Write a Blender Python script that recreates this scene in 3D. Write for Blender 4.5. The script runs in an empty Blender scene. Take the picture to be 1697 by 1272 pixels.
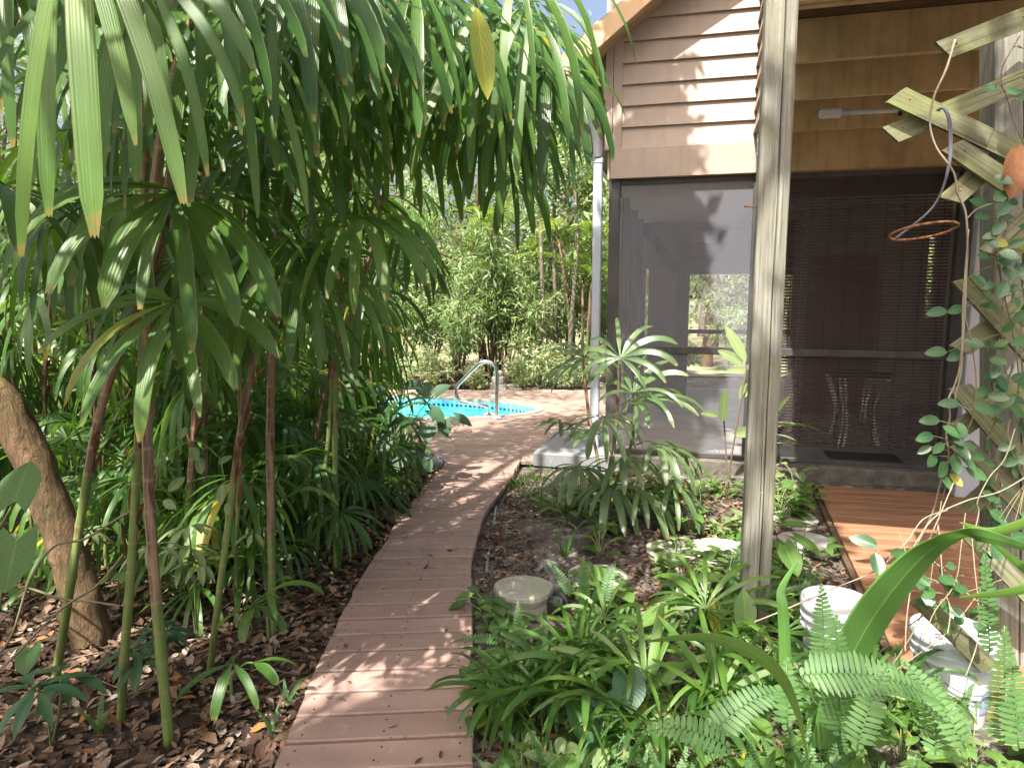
import bpy, math, random
from mathutils import Vector, Matrix, noise
R = math.radians
sc = bpy.context.scene
col = sc.collection
# ---------------------------------------------------------------- camera, sky, sun, exposure
PITCH, FPX, EYE = R(7.36), 1131.0, 1.55
cd = bpy.data.cameras.new('camera'); cam = bpy.data.objects.new('camera', cd); col.objects.link(cam)
cd.sensor_width = 36.0; cd.lens = 36.0*FPX/1697.0; cd.clip_start = 0.05; cd.clip_end = 500
cam.location = (0, 0, EYE); cam.rotation_euler = (R(90)-PITCH, 0, 0)
sc.camera = cam
SUN_EL, SUN_AZ = R(57), R(208)           # azimuth clockwise from +Y: the sun stands behind the camera and to the left
to_sun = Vector((math.sin(SUN_AZ)*math.cos(SUN_EL), math.cos(SUN_AZ)*math.cos(SUN_EL), math.sin(SUN_EL)))
world = bpy.data.worlds.new('World'); sc.world = world; world.use_nodes = True
wn = world.node_tree; bg = wn.nodes['Background']
sky = wn.nodes.new('ShaderNodeTexSky'); sky.sky_type = 'NISHITA'; sky.sun_disc = False
sky.sun_elevation = SUN_EL; sky.sun_rotation = SUN_AZ; sky.dust_density = 9.0; sky.air_density = 1.0
wn.links.new(sky.outputs[0], bg.inputs[0]); bg.inputs[1].default_value = 0.10
sl = bpy.data.lights.new('sun', 'SUN'); sl.energy = 4.6; sl.angle = R(0.53); sl.color = (1.0, 0.95, 0.87)
so = bpy.data.objects.new('sun', sl); col.objects.link(so)
so.rotation_euler = (-to_sun).to_track_quat('-Z', 'Y').to_euler()
sc.view_settings.view_transform = 'Standard'; sc.view_settings.look = 'None'
sc.view_settings.gamma = 1; sc.view_settings.exposure = 1.85
sc.cycles.max_bounces = 10; sc.cycles.diffuse_bounces = 4; sc.cycles.glossy_bounces = 3
sc.cycles.transmission_bounces = 6; sc.cycles.transparent_max_bounces = 10
sc.cycles.sample_clamp_indirect = 6.0
sc.cycles.use_denoising = True

# ---------------------------------------------------------------- helpers
def ray(px, py):
    x = (px-848.5)/FPX; u = (636.0-py)/FPX; c, s = math.cos(PITCH), math.sin(PITCH)
    return Vector((x, c+u*s, -s+u*c))
def G(px, py, z=0.0):                     # where a sight line meets the height z
    d = ray(px, py); t = (z-EYE)/d.z
    return Vector((d.x*t, d.y*t, z))
def D(px, py, Y):                         # where a sight line meets the depth Y
    d = ray(px, py); t = Y/d.y
    return Vector((d.x*t, Y, EYE+d.z*t))
GZ = -0.08                                # ground level

class MB:
    def __init__(s): s.v=[]; s.f=[]; s.uv=[]; s.t=[]; s.mi=[]
    def add(s, vs, fs, uvs=None, tone=0.5, mi=0):
        b = len(s.v)
        s.v.extend(Vector(p) for p in vs)
        s.uv.extend(uvs if uvs else [(0.5, 0.5)]*len(vs))
        s.t.extend([tone]*len(vs))
        for f in fs: s.f.append(tuple(i+b for i in f)); s.mi.append(mi)
    def box(s, c, sx, sy, sz, ax=None, tone=None, mi=0, bev=0.0):
        """box with centre c, full sizes and optional axes (three unit vectors)"""
        ax = ax or (Vector((1,0,0)), Vector((0,1,0)), Vector((0,0,1)))
        c = Vector(c); h = (sx/2, sy/2, sz/2); b = min(bev, min(h)*0.9)
        tone = random.random() if tone is None else tone
        P = lambda a, d, e: c+ax[0]*a+ax[1]*d+ax[2]*e
        L = max(sx, sy, sz); k = [sx, sy, sz].index(L)
        off = random.random()*7
        if b <= 0:
            q = [(x, y, z) for z in (-1,1) for y in (-1,1) for x in (-1,1)]
            vs = [P(x*h[0], y*h[1], z*h[2]) for x, y, z in q]
            fs = [(0,2,3,1),(4,5,7,6),(0,1,5,4),(2,6,7,3),(0,4,6,2),(1,3,7,5)]
            pts = [(x*h[0], y*h[1], z*h[2]) for x, y, z in q]
        else:
            vs=[]; pts=[]; idx={}
            for x in (-1,1):
                for y in (-1,1):
                    for z in (-1,1):
                        for a in range(3):
                            q = [x*(h[0]-b), y*(h[1]-b), z*(h[2]-b)]; q[a] = (x,y,z)[a]*h[a]
                            idx[(x,y,z,a)] = len(vs); vs.append(P(*q)); pts.append(tuple(q))
            fs=[]
            for a in range(3):
                o = [i for i in range(3) if i != a]
                for sg in (-1,1):
                    ring=[]
                    for p_, q_ in ((-1,-1),(1,-1),(1,1),(-1,1)):
                        k3=[0,0,0]; k3[a]=sg; k3[o[0]]=p_; k3[o[1]]=q_; ring.append(idx[tuple(k3)+(a,)])
                    fs.append(tuple(ring))
            for a in range(3):           # edges along axis a
                o = [i for i in range(3) if i != a]
                for p_ in (-1,1):
                    for q_ in (-1,1):
                        k0=[0,0,0]; k1=[0,0,0]; k0[a]=-1; k1[a]=1
                        k0[o[0]]=k1[o[0]]=p_; k0[o[1]]=k1[o[1]]=q_
                        fs.append((idx[tuple(k0)+(o[0],)], idx[tuple(k1)+(o[0],)], idx[tuple(k1)+(o[1],)], idx[tuple(k0)+(o[1],)]))
            for x in (-1,1):
                for y in (-1,1):
                    for z in (-1,1): fs.append(tuple(idx[(x,y,z,a)] for a in range(3)))
        o = [i for i in range(3) if i != k]
        uvs = [(p[o[0]]+p[o[1]]*0.9+off, p[k]+off*3) for p in pts]
        s.add(vs, fs, uvs, tone, mi)
    def tube(s, pts, rad, n=8, tone=0.5, mi=0, cap=True, uvl=None):
        pts = [Vector(p) for p in pts]; N = len(pts)
        rads = rad if isinstance(rad, (list, tuple)) else [rad]*N
        vs=[]; uvs=[]; L=0.0; ref=None
        for i, p in enumerate(pts):
            t = (pts[min(i+1,N-1)]-pts[max(i-1,0)])
            t = t.normalized() if t.length > 1e-9 else Vector((0,0,1))
            if ref is None:
                ref = t.orthogonal().normalized()
            ref = (ref - t*ref.dot(t)).normalized(); b = t.cross(ref)
            if i: L += (p-pts[i-1]).length
            for k in range(n):
                a = 2*math.pi*k/n
                vs.append(p+(ref*math.cos(a)+b*math.sin(a))*rads[i]); uvs.append((k/n, L if uvl is None else i/(N-1)))
        fs=[]
        for i in range(N-1):
            for k in range(n):
                fs.append((i*n+k, i*n+(k+1)%n, (i+1)*n+(k+1)%n, (i+1)*n+k))
        if cap:
            fs.append(tuple(range(n-1,-1,-1))); fs.append(tuple((N-1)*n+k for k in range(n)))
        s.add(vs, fs, uvs, tone, mi)
    def lathe(s, c, prof, n=32, tone=0.5, mi=0, ax=None, wob=0.0):
        ax = ax or (Vector((1,0,0)), Vector((0,1,0)), Vector((0,0,1))); c = Vector(c)
        vs=[]; uvs=[]
        ph = random.random()*9
        for r, z in prof:
            for k in range(n):
                a = 2*math.pi*k/n
                rr = r*(1+wob*(math.sin(3*a+ph)+0.7*math.sin(5*a+2*ph)+.5*math.sin(9*a+3*ph)))
                vs.append(c+ax[0]*rr*math.cos(a)+ax[1]*rr*math.sin(a)+ax[2]*z); uvs.append((k/n*3, z))
        fs=[]
        for i in range(len(prof)-1):
            for k in range(n): fs.append((i*n+k, i*n+(k+1)%n, (i+1)*n+(k+1)%n, (i+1)*n+k))
        fs.append(tuple(range(n-1,-1,-1))); fs.append(tuple((len(prof)-1)*n+k for k in range(n)))
        s.add(vs, fs, uvs, tone, mi)
    def build(s, name, mat, parent=None, smooth=False, origin=None):
        me = bpy.data.meshes.new(name)
        off = Vector(origin) if origin is not None else Vector((0,0,0))
        if parent is not None:
            off = parent.matrix_basis.translation.copy()
            q = parent.parent
            while q is not None: off += q.matrix_basis.translation; q = q.parent
        me.from_pydata([tuple(p-off) for p in s.v], [], s.f); me.update()
        uvl = me.uv_layers.new(name='UVMap'); 
        li = [0]*len(me.loops); me.loops.foreach_get('vertex_index', li)
        flat = [0.0]*(2*len(li))
        for i, vi in enumerate(li): flat[2*i], flat[2*i+1] = s.uv[vi]
        uvl.data.foreach_set('uv', flat)
        at = me.attributes.new('tone', 'FLOAT', 'POINT'); at.data.foreach_set('value', s.t)
        for m in (mat if isinstance(mat, (list, tuple)) else [mat]): me.materials.append(m)
        me.polygons.foreach_set('material_index', s.mi)
        if smooth: me.polygons.foreach_set('use_smooth', [True]*len(me.polygons))
        o = bpy.data.objects.new(name, me); col.objects.link(o)
        if parent is not None: o.parent = parent
        else: o.location = off
        return o
def tag(o, label=None, cat=None, group=None, kind=None):
    if label: o['label'] = label
    if cat: o['category'] = cat
    if group: o['group'] = group
    if kind: o['kind'] = kind
    return o
def thing(name, loc, label, cat, group=None):
    o = bpy.data.objects.new(name, None); o.empty_display_size = 0.1; o.location = loc; col.objects.link(o)
    return tag(o, label, cat, group)
def place(name, mesh, parent, loc=(0,0,0), rz=0.0, scale=1.0):
    o = bpy.data.objects.new(name, mesh); o.parent = parent; o.location = loc; o.rotation_euler = (0,0,rz)
    o.scale = (scale,)*3; col.objects.link(o); return o
def smoothpath(pts, n=6):
    """Catmull-Rom through the points"""
    P=[Vector(p) for p in pts]; out=[]
    for i in range(len(P)-1):
        p0=P[max(i-1,0)]; p1=P[i]; p2=P[i+1]; p3=P[min(i+2,len(P)-1)]
        for k in range(n):
            t=k/n
            out.append(0.5*((2*p1)+(p2-p0)*t+(2*p0-5*p1+4*p2-p3)*t*t+(3*p1-p0-3*p2+p3)*t**3))
    out.append(P[-1]); return out

# ---------------------------------------------------------------- materials
class NT:
    def __init__(s, name):
        s.m = bpy.data.materials.new(name); s.m.use_nodes = True; s.t = s.m.node_tree
        s.p = s.t.nodes['Principled BSDF']; s.out = s.t.nodes['Material Output']
    def n(s, typ, **kw):
        x = s.t.nodes.new('ShaderNode'+typ)
        for k, v in kw.items(): setattr(x, k, v)
        return x
    def l(s, a, b): s.t.links.new(a, b)
    def setin(s, node, key, val):
        if hasattr(val, 'is_linked') or hasattr(val, 'links'): s.l(val, node.inputs[key])
        else: node.inputs[key].default_value = val
    def coord(s, kind='Object', scale=(1,1,1)):
        tc = s.n('TexCoord'); mp = s.n('Mapping'); mp.inputs['Scale'].default_value = scale
        s.l(tc.outputs[kind], mp.inputs['Vector']); return mp.outputs[0]
    def geo(s, scale=(1,1,1)):
        g = s.n('NewGeometry'); mp = s.n('Mapping'); mp.inputs['Scale'].default_value = scale
        s.l(g.outputs['Position'], mp.inputs['Vector']); return mp.outputs[0]
    def noise(s, vec, scale, detail=4, rough=0.6, dist=0.0):
        x = s.n('TexNoise'); s.l(vec, x.inputs['Vector']); x.inputs['Scale'].default_value = scale
        x.inputs['Detail'].default_value = detail; x.inputs['Roughness'].default_value = rough
        x.inputs['Distortion'].default_value = dist; return x.outputs['Fac']
    def ramp(s, fac, stops):
        x = s.n('ValToRGB'); s.l(fac, x.inputs[0]); e = x.color_ramp.elements
        while len(e) < len(stops): e.new(0.5)
        for i, (p, c) in enumerate(stops):
            e[i].position = p; c = c if isinstance(c, (tuple, list)) else (c, c, c)
            e[i].color = (*c, 1) if len(c) == 3 else c
        return x.outputs[0]
    def mix(s, fac, a, b, mode='MIX'):
        x = s.n('Mix', data_type='RGBA', blend_type=mode)
        for key, val in ((0, fac), (6, a), (7, b)):
            if hasattr(val, 'is_linked'): s.l(val, x.inputs[key])
            elif isinstance(val, (tuple, list)): x.inputs[key].default_value = (*val, 1) if len(val) == 3 else val
            else: x.inputs[key].default_value = val
        return x.outputs[2]
    def math(s, op, a, b=0.0, c=None):
        x = s.n('Math', operation=op)
        for i, v in enumerate((a, b, c)):
            if v is None: continue
            if hasattr(v, 'is_linked'): s.l(v, x.inputs[i])
            else: x.inputs[i].default_value = v
        return x.outputs[0]
    def attr(s, name='tone'):
        a = s.n('Attribute'); a.attribute_name = name; return a.outputs['Fac']
    def rnd(s): return s.n('ObjectInfo').outputs['Random']
    def uv(s):
        u = s.n('UVMap'); sp = s.n('SeparateXYZ'); s.l(u.outputs[0], sp.inputs[0]); return u.outputs[0], sp.outputs[0], sp.outputs[1]
    def bump(s, h, strength=0.3, dist=0.01):
        b = s.n('Bump'); b.inputs['Strength'].default_value = strength; b.inputs['Distance'].default_value = dist
        s.l(h, b.inputs['Height']); s.l(b.outputs[0], s.p.inputs['Normal']); return b
    def base(s, c, rough=0.6, spec=0.4, metal=0.0):
        s.setin(s.p, 'Base Color', c if hasattr(c, 'is_linked') else (*c, 1)); s.setin(s.p, 'Roughness', rough)
        s.p.inputs['Specular IOR Level'].default_value = spec; s.p.inputs['Metallic'].default_value = metal

def leaf_mat(name, dark, light, tip=(.22,.17,.04), trans=(.20,.34,.03), rough=.38, tr=.34, stripes=14, tipstart=.95, yellow=.02, spec=.5, brown=(.16,.085,.03), sk=.05):
    M = NT(name); uvv, u, v = M.uv()
    tn = M.math('ADD', M.math('MULTIPLY', M.attr(), .5), M.math('MULTIPLY', M.rnd(), .5))
    c = M.mix(M.ramp(tn, [(.15, 0.0), (.85, 1.0)]), dark, light)
    ns = M.noise(M.geo((1,1,1)), 26, 3)
    c = M.mix(M.ramp(ns, [(.35, 0.0), (.75, .35)]), c, light)
    if stripes:
        st = M.math('SINE', M.math('MULTIPLY', u, stripes*6.283))
        c = M.mix(M.math('MULTIPLY_ADD', st, sk, sk+.02), c, (dark[0]*.5, dark[1]*.55, dark[2]*.5))
        # pale midrib
        mr = M.ramp(M.math('ABSOLUTE', M.math('SUBTRACT', u, .5)), [(.0, 1.0), (.05, 0.0)])
        c = M.mix(M.math('MULTIPLY', mr, .3), c, (light[0]*1.9, light[1]*1.6, light[2]*1.6))
    else:
        mr = M.ramp(M.math('ABSOLUTE', M.math('SUBTRACT', u, .5)), [(.0, 1.0), (.045, 0.0)])
        c = M.mix(M.math('MULTIPLY', mr, .55), c, (light[0]*2., light[1]*1.7, light[2]*1.7))
        vv = M.math('SINE', M.math('MULTIPLY', M.math('SUBTRACT', v, M.math('MULTIPLY', M.math('ABSOLUTE', M.math('SUBTRACT', u, .5)), .7)), 50))
        c = M.mix(M.ramp(vv, [(.86, 0.0), (1.0, .25)]), c, (light[0]*1.8, light[1]*1.6, light[2]*1.5))
        st = vv
    if tip:
        n2 = M.noise(M.geo((1,1,1)), 34, 2)
        vt = M.math('ADD', v, M.math('MULTIPLY', M.math('SUBTRACT', n2, .5), .25))
        c = M.mix(M.ramp(vt, [(tipstart, 0.0), (tipstart+.05, 1.0)]), c, tip)
        c = M.mix(M.ramp(vt, [(tipstart+.07, 0.0), (tipstart+.10, 1.0)]), c, brown)
        n3 = M.noise(M.geo((1,1,1)), 45, 3)
        c = M.mix(M.ramp(n3, [(.67, 0.0), (.72, .75)]), c, tip)
        n4 = M.noise(M.geo((1,1,.35)), 16, 3)
        eg = M.math('MULTIPLY', M.ramp(M.math('ABSOLUTE', M.math('SUBTRACT', u, .5)), [(.43, 0.0), (.48, 1.0)]), M.ramp(n4, [(.48, 0.0), (.60, .45)]))
        c = M.mix(eg, c, (.26,.20,.09))
        c = M.mix(M.ramp(M.noise(M.geo((1,1,.5)), 9, 3), [(.5, 0.0), (.68, .45)]), c, (light[0]*1.5, light[1]*1.12, light[2]))
    if yellow:
        c = M.mix(M.ramp(M.attr(), [(1-yellow, 0.0), (1-yellow*.6, 1.0)]), c, (.36,.32,.03))
    M.base(c, M.math('MULTIPLY_ADD', ns, .25, rough-.1), spec)
    M.bump(st, .16, .002)
    T = M.n('BsdfTranslucent'); M.l(M.mix(.5, c, trans), T.inputs[0])
    mx = M.n('MixShader'); mx.inputs[0].default_value = tr
    M.l(M.p.outputs[0], mx.inputs[1]); M.l(T.outputs[0], mx.inputs[2]); M.l(mx.outputs[0], M.out.inputs[0])
    return M.m
MAT = {}
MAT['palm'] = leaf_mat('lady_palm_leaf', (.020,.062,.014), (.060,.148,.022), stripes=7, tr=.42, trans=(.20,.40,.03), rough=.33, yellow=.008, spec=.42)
MAT['palm_light'] = leaf_mat('lighter_palm_leaf', (.040,.10,.018), (.10,.20,.030), stripes=7, tr=.45, trans=(.22,.42,.035))
MAT['palm_grey'] = leaf_mat('grey_green_palm_leaf', (.045,.095,.035), (.11,.18,.07), stripes=7, tr=.34, trans=(.24,.38,.06), rough=.30, yellow=.01, spec=.6)
MAT['fern'] = leaf_mat('fern_leaf', (.04,.11,.035), (.095,.19,.055), tip=None, stripes=0, yellow=0, rough=.5, tr=.4)
MAT['heart'] = leaf_mat('heart_leaf', (.04,.10,.022), (.105,.19,.04), tip=None, stripes=0, yellow=.005, rough=.42, tr=.36)
MAT['bluish'] = leaf_mat('dark_glossy_leaf', (.018,.055,.026), (.035,.09,.034), tip=None, stripes=0, yellow=0, rough=.48, tr=.22, spec=.35)
MAT['vine'] = leaf_mat('vine_leaf', (.02,.065,.028), (.05,.12,.035), tip=None, stripes=0, yellow=.035, rough=.28, tr=.28)
MAT['bush'] = leaf_mat('bush_leaf', (.10,.165,.06), (.235,.31,.13), tip=None, stripes=0, yellow=.008, rough=.45, tr=.4)
MAT['bush_pale'] = leaf_mat('pale_bush_leaf', (.16,.22,.10), (.35,.40,.22), tip=None, stripes=0, yellow=.05, rough=.45, tr=.45)
MAT['bush_dark'] = leaf_mat('dark_bush_leaf', (.024,.064,.022), (.06,.125,.03), tip=None, stripes=0, yellow=.008, rough=.55, tr=.32, spec=.25)
MAT['areca'] = leaf_mat('areca_leaf', (.07,.15,.02), (.17,.25,.03), tip=None, stripes=0, yellow=.15, rough=.4, tr=.42)
MAT['blade'] = leaf_mat('broad_blade', (.075,.19,.04), (.13,.28,.06), tip=None, stripes=13, yellow=0, rough=.32, tr=.35, trans=(.2,.42,.04), sk=.2)
MAT['yellow_leaf'] = leaf_mat('yellow_leaf', (.20,.25,.025), (.30,.32,.035), tip=None, stripes=0, yellow=0, rough=.45, tr=.4)

def wood(name, c1, c2, c3=None, sx=60, sy=1.6, rough=.8, moss=None, bump=.5, knots=True, spots=None, spec=.25, bnd=.004, tonevar=.5):
    M = NT(name); uvv, u, v = M.uv()
    mp = M.n('Mapping'); M.l(uvv, mp.inputs[0]); mp.inputs['Scale'].default_value = (sx, sy, 1)
    g = M.noise(mp.outputs[0], 1.0, 5, .65, .6)
    mp2 = M.n('Mapping'); M.l(uvv, mp2.inputs[0]); mp2.inputs['Scale'].default_value = (sx*.25, sy*.35, 1)
    g2 = M.noise(mp2.outputs[0], 1.0, 3, .5, .3)
    c = M.mix(M.ramp(g, [(.3, 0.0), (.7, 1.0)]), c1, c2)
    if c3: c = M.mix(M.ramp(g2, [(.45, 0.0), (.7, .8)]), c, c3)
    c = M.mix(M.math('MULTIPLY', M.attr(), tonevar), c, tuple(x*.62 for x in c1))
    if moss:
        n = M.noise(M.geo(), 7, 5, .7)
        c = M.mix(M.ramp(n, [(.45, 0.0), (.66, .75)]), c, moss)
    if bump >= 1.0 or name == 'mossy_slat':
        mp3 = M.n('Mapping'); M.l(uvv, mp3.inputs[0]); mp3.inputs['Scale'].default_value = (150, .8, 1)
        n5 = M.noise(mp3.outputs[0], 1.0, 2, .5, .2); c = M.mix(M.ramp(n5, [(.63, 0.0), (.68, .85)]), c, (.02,.018,.014))
    if name in ('painted_boards', 'weathered_deck_boards'):
        n6 = M.noise(M.geo(), 3.2, 5, .65); c = M.mix(M.ramp(n6, [(.45, 0.0), (.72, .55)]), c, tuple(x*.6 for x in c1))
        n7 = M.noise(M.geo(), 11, 4, .7); c = M.mix(M.ramp(n7, [(.56, 0.0), (.72, .45)]), c, (.36,.29,.25))
    if spots:
        n = M.noise(M.geo(), 30, 2, .6); c = M.mix(M.ramp(n, [(.70, 0.0), (.76, .75)]), c, spots)
    M.base(c, rough, spec); M.bump(g, bump, bnd); return M.m
MAT['path'] = wood('painted_boards', (.275,.182,.148), (.335,.226,.188), (.220,.146,.118), sx=26, sy=1.0, rough=.66, bump=.25, spots=(.11,.08,.07), spec=.3, tonevar=.5)
MAT['deckboards'] = wood('weathered_deck_boards', (.26,.185,.15), (.31,.225,.185), (.215,.155,.13), sx=25, sy=1.0, rough=.7, bump=.15, spec=.3, tonevar=.35)
MAT['walkway'] = wood('stained_boards', (.23,.115,.062), (.30,.16,.09), (.13,.062,.035), sx=28, sy=.8, rough=.6, bump=.2, tonevar=.4)
MAT['post'] = wood('weathered_post', (.075,.072,.060), (.30,.29,.25), (.19,.182,.155), sx=90, sy=2.2, rough=.9, moss=(.17,.165,.11), spots=(.28,.27,.24), bump=1.0, bnd=.004, tonevar=.1)
MAT['slat'] = wood('mossy_slat', (.075,.072,.036), (.255,.25,.17), (.055,.05,.028), sx=90, sy=2.6, rough=.9, moss=(.16,.185,.06), bump=.8, bnd=.002, tonevar=.35)
MAT['log'] = wood('split_log', (.16,.12,.08), (.34,.28,.2), None, sx=40, sy=2, rough=.9)

def paint(name, c, rough=.55, dirt=.25, dirtc=None, sc_=3, spec=.35, bump=.06):
    M = NT(name); n = M.noise(M.geo((1,1,1)), sc_, 5, .65); n2 = M.noise(M.geo((14,14,1.2)), 1.5, 4, .6)
    dc = dirtc or tuple(x*.6 for x in c)
    k = M.mix(M.ramp(n, [(.4, 0.0), (.75, dirt)]), c, dc)
    k = M.mix(M.ramp(n2, [(.5, 0.0), (.8, dirt)]), k, dc)
    k = M.mix(M.math('MULTIPLY', M.attr(), .10), k, dc)
    M.base(k, rough, spec); M.bump(M.noise(M.geo((3,3,30)), 20, 3), bump, .003); return M.m
MAT['siding'] = paint('siding_paint', (.365,.288,.236), dirt=.42)
MAT['trim'] = paint('trim_paint', (.345,.27,.222), dirt=.2)
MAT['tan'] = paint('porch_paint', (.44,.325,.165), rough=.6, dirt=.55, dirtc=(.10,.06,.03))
MAT['soffit'] = paint('soffit_paint', (.36,.27,.17), dirt=.5, dirtc=(.20,.14,.09))
MAT['fascia'] = paint('fascia_paint', (.62,.42,.24), dirt=.3)
MAT['white'] = paint('white_enamel', (.55,.56,.60), rough=.4, dirt=.12, dirtc=(.5,.5,.5))
MAT['pipe'] = paint('downpipe_paint', (.36,.39,.46), rough=.4, dirt=.15, dirtc=(.4,.42,.46))
MAT['frame'] = paint('dark_screen_frame', (.035,.033,.035), rough=.5, dirt=.4, dirtc=(.12,.11,.10))
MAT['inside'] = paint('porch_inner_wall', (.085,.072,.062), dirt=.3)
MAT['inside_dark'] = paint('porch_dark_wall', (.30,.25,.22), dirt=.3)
MAT['brown'] = paint('brown_door', (.15,.055,.03), rough=.45, dirt=.3)
MAT['blind'] = paint('reed_blind', (.030,.018,.014), rough=.7, dirt=.5, dirtc=(.09,.06,.05))
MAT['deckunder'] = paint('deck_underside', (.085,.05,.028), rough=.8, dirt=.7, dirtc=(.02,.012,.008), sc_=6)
MAT['grey'] = paint('grey_post_paint', (.42,.43,.46), rough=.6, dirt=.3)
MAT['plastic'] = paint('white_plastic', (.47,.49,.53), rough=.38, dirt=.5, dirtc=(.30,.29,.25), sc_=5)
MAT['bluelabel'] = paint('faded_label', (.25,.33,.45), rough=.5, dirt=.4)
MAT['black'] = paint('black_lamp_plastic', (.025,.025,.03), rough=.45, dirt=.3, dirtc=(.09,.085,.08))
MAT['wire'] = paint('coated_wire', (.10,.10,.115), rough=.5, dirt=.2)
MAT['twine'] = paint('pale_stem', (.25,.215,.155), rough=.85, dirt=.6, dirtc=(.10,.075,.05), sc_=15)
MAT['stem'] = paint('vine_stem', (.17,.15,.085), rough=.85, dirt=.6, dirtc=(.12,.09,.06), sc_=15)
MAT['twig'] = paint('brown_twig', (.14,.10,.07), rough=.9, dirt=.4, sc_=15)
MAT['greenstem'] = paint('green_stem', (.12,.20,.05), rough=.6, dirt=.4, dirtc=(.22,.18,.08), sc_=12)

def stone(name, c1, c2, sc_=9, rough=.9, moss=None, bump=.6):
    M = NT(name); n = M.noise(M.geo(), sc_, 6, .7); n2 = M.noise(M.geo(), sc_*9, 3, .6)
    c = M.mix(M.ramp(n, [(.35, 0.0), (.65, 1.0)]), c1, c2)
    c = M.mix(M.ramp(n2, [(.5, 0.0), (.75, .4)]), c, tuple(x*.5 for x in c1))
    if moss: c = M.mix(M.ramp(M.noise(M.geo(), 5, 4), [(.5, 0.0), (.65, .6)]), c, moss)
    M.base(c, rough, .25); M.bump(M.math('ADD', n, M.math('MULTIPLY', n2, .4)), bump, .01); return M.m
MAT['concrete'] = stone('old_concrete', (.20,.195,.18), (.29,.285,.27))
MAT['concrete_dark'] = stone('dirty_concrete', (.07,.06,.05), (.16,.14,.115))
MAT['slabtop'] = stone('porch_floor', (.20,.175,.15), (.28,.25,.22), 4, .55, bump=.1)
MAT['pad'] = stone('grey_pad', (.15,.155,.16), (.20,.205,.21), 5, .7, bump=.15)
MAT['limestone'] = stone('pale_limestone', (.23,.22,.17), (.34,.33,.28), 14, .9, moss=(.24,.26,.16))
MAT['rock'] = stone('grey_rock', (.16,.17,.18), (.30,.31,.32), 7, .9)

def mk_ground():
    M = NT('leafy_soil'); g = M.geo()
    n = M.noise(g, 1.3, 6, .65); n2 = M.noise(g, 40, 5, .7); n3 = M.noise(g, 7, 5, .7)
    sp = M.n('SeparateXYZ'); M.l(g, sp.inputs[0])
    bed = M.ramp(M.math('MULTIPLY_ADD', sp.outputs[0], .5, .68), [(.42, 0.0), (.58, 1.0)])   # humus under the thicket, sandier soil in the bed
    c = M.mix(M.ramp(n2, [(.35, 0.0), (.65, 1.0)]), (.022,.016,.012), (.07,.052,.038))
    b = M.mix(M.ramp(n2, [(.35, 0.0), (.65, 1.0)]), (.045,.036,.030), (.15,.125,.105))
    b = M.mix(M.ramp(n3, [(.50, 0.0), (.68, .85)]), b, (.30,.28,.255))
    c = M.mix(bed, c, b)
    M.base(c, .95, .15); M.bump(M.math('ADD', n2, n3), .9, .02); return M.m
MAT['soil'] = mk_ground()
def mk_lawn():
    M = NT('sunny_lawn'); g = M.geo(); n = M.noise(g, 1.1, 6, .7); n2 = M.noise(g, 30, 4, .7)
    c = M.mix(M.ramp(n2, [(.3, 0.0), (.7, 1.0)]), (.07,.11,.03), (.20,.22,.09))
    c = M.mix(M.ramp(n, [(.42, 0.0), (.58, .9)]), c, (.42,.33,.25))
    M.base(c, .95, .1); M.bump(n2, .8, .03); return M.m
MAT['lawn'] = mk_lawn()
def mk_litter():
    M = NT('dead_leaves'); t = M.attr()
    c = M.ramp(t, [(0.0, (.028,.018,.012)), (.3, (.065,.036,.022)), (.55, (.12,.066,.038)), (.76, (.175,.115,.08)), (.9, (.27,.225,.18)), (.97, (.20,.075,.022)), (1.0, (.25,.10,.02))])
    n = M.noise(M.geo(), 90, 3, .6)
    c = M.mix(M.ramp(n, [(.4, 0.0), (.75, .5)]), c, (.05,.03,.02))
    M.base(c, .75, .3); M.bump(n, .4, .003); return M.m
MAT['litter'] = mk_litter()
def mk_bark(name, c1, c2, c3, sc_=(26,26,7), lichen=(.42,.43,.38), lth=.68):
    M = NT(name); g = M.geo(sc_); n = M.noise(g, 1.0, 6, .7, .5); n2 = M.noise(M.geo(), 5, 4, .6)
    c = M.mix(M.ramp(n, [(.3, 0.0), (.7, 1.0)]), c1, c2); c = M.mix(M.ramp(n2, [(.4, 0.0), (.62, .6)]), c, c3)
    if lichen: c = M.mix(M.ramp(M.noise(M.geo(), 4.2, 3, .55), [(lth, 0.0), (lth+.02, .9)]), c, lichen)
    M.base(c, .95, .15); M.bump(n, 1.0, .035); return M.m
MAT['bark'] = mk_bark('rough_bark', (.055,.035,.02), (.20,.13,.075), (.13,.10,.05))
MAT['bark_grey'] = mk_bark('grey_bark', (.08,.065,.05), (.24,.205,.165), (.15,.14,.10), lichen=(.34,.36,.30), lth=.63)
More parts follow.
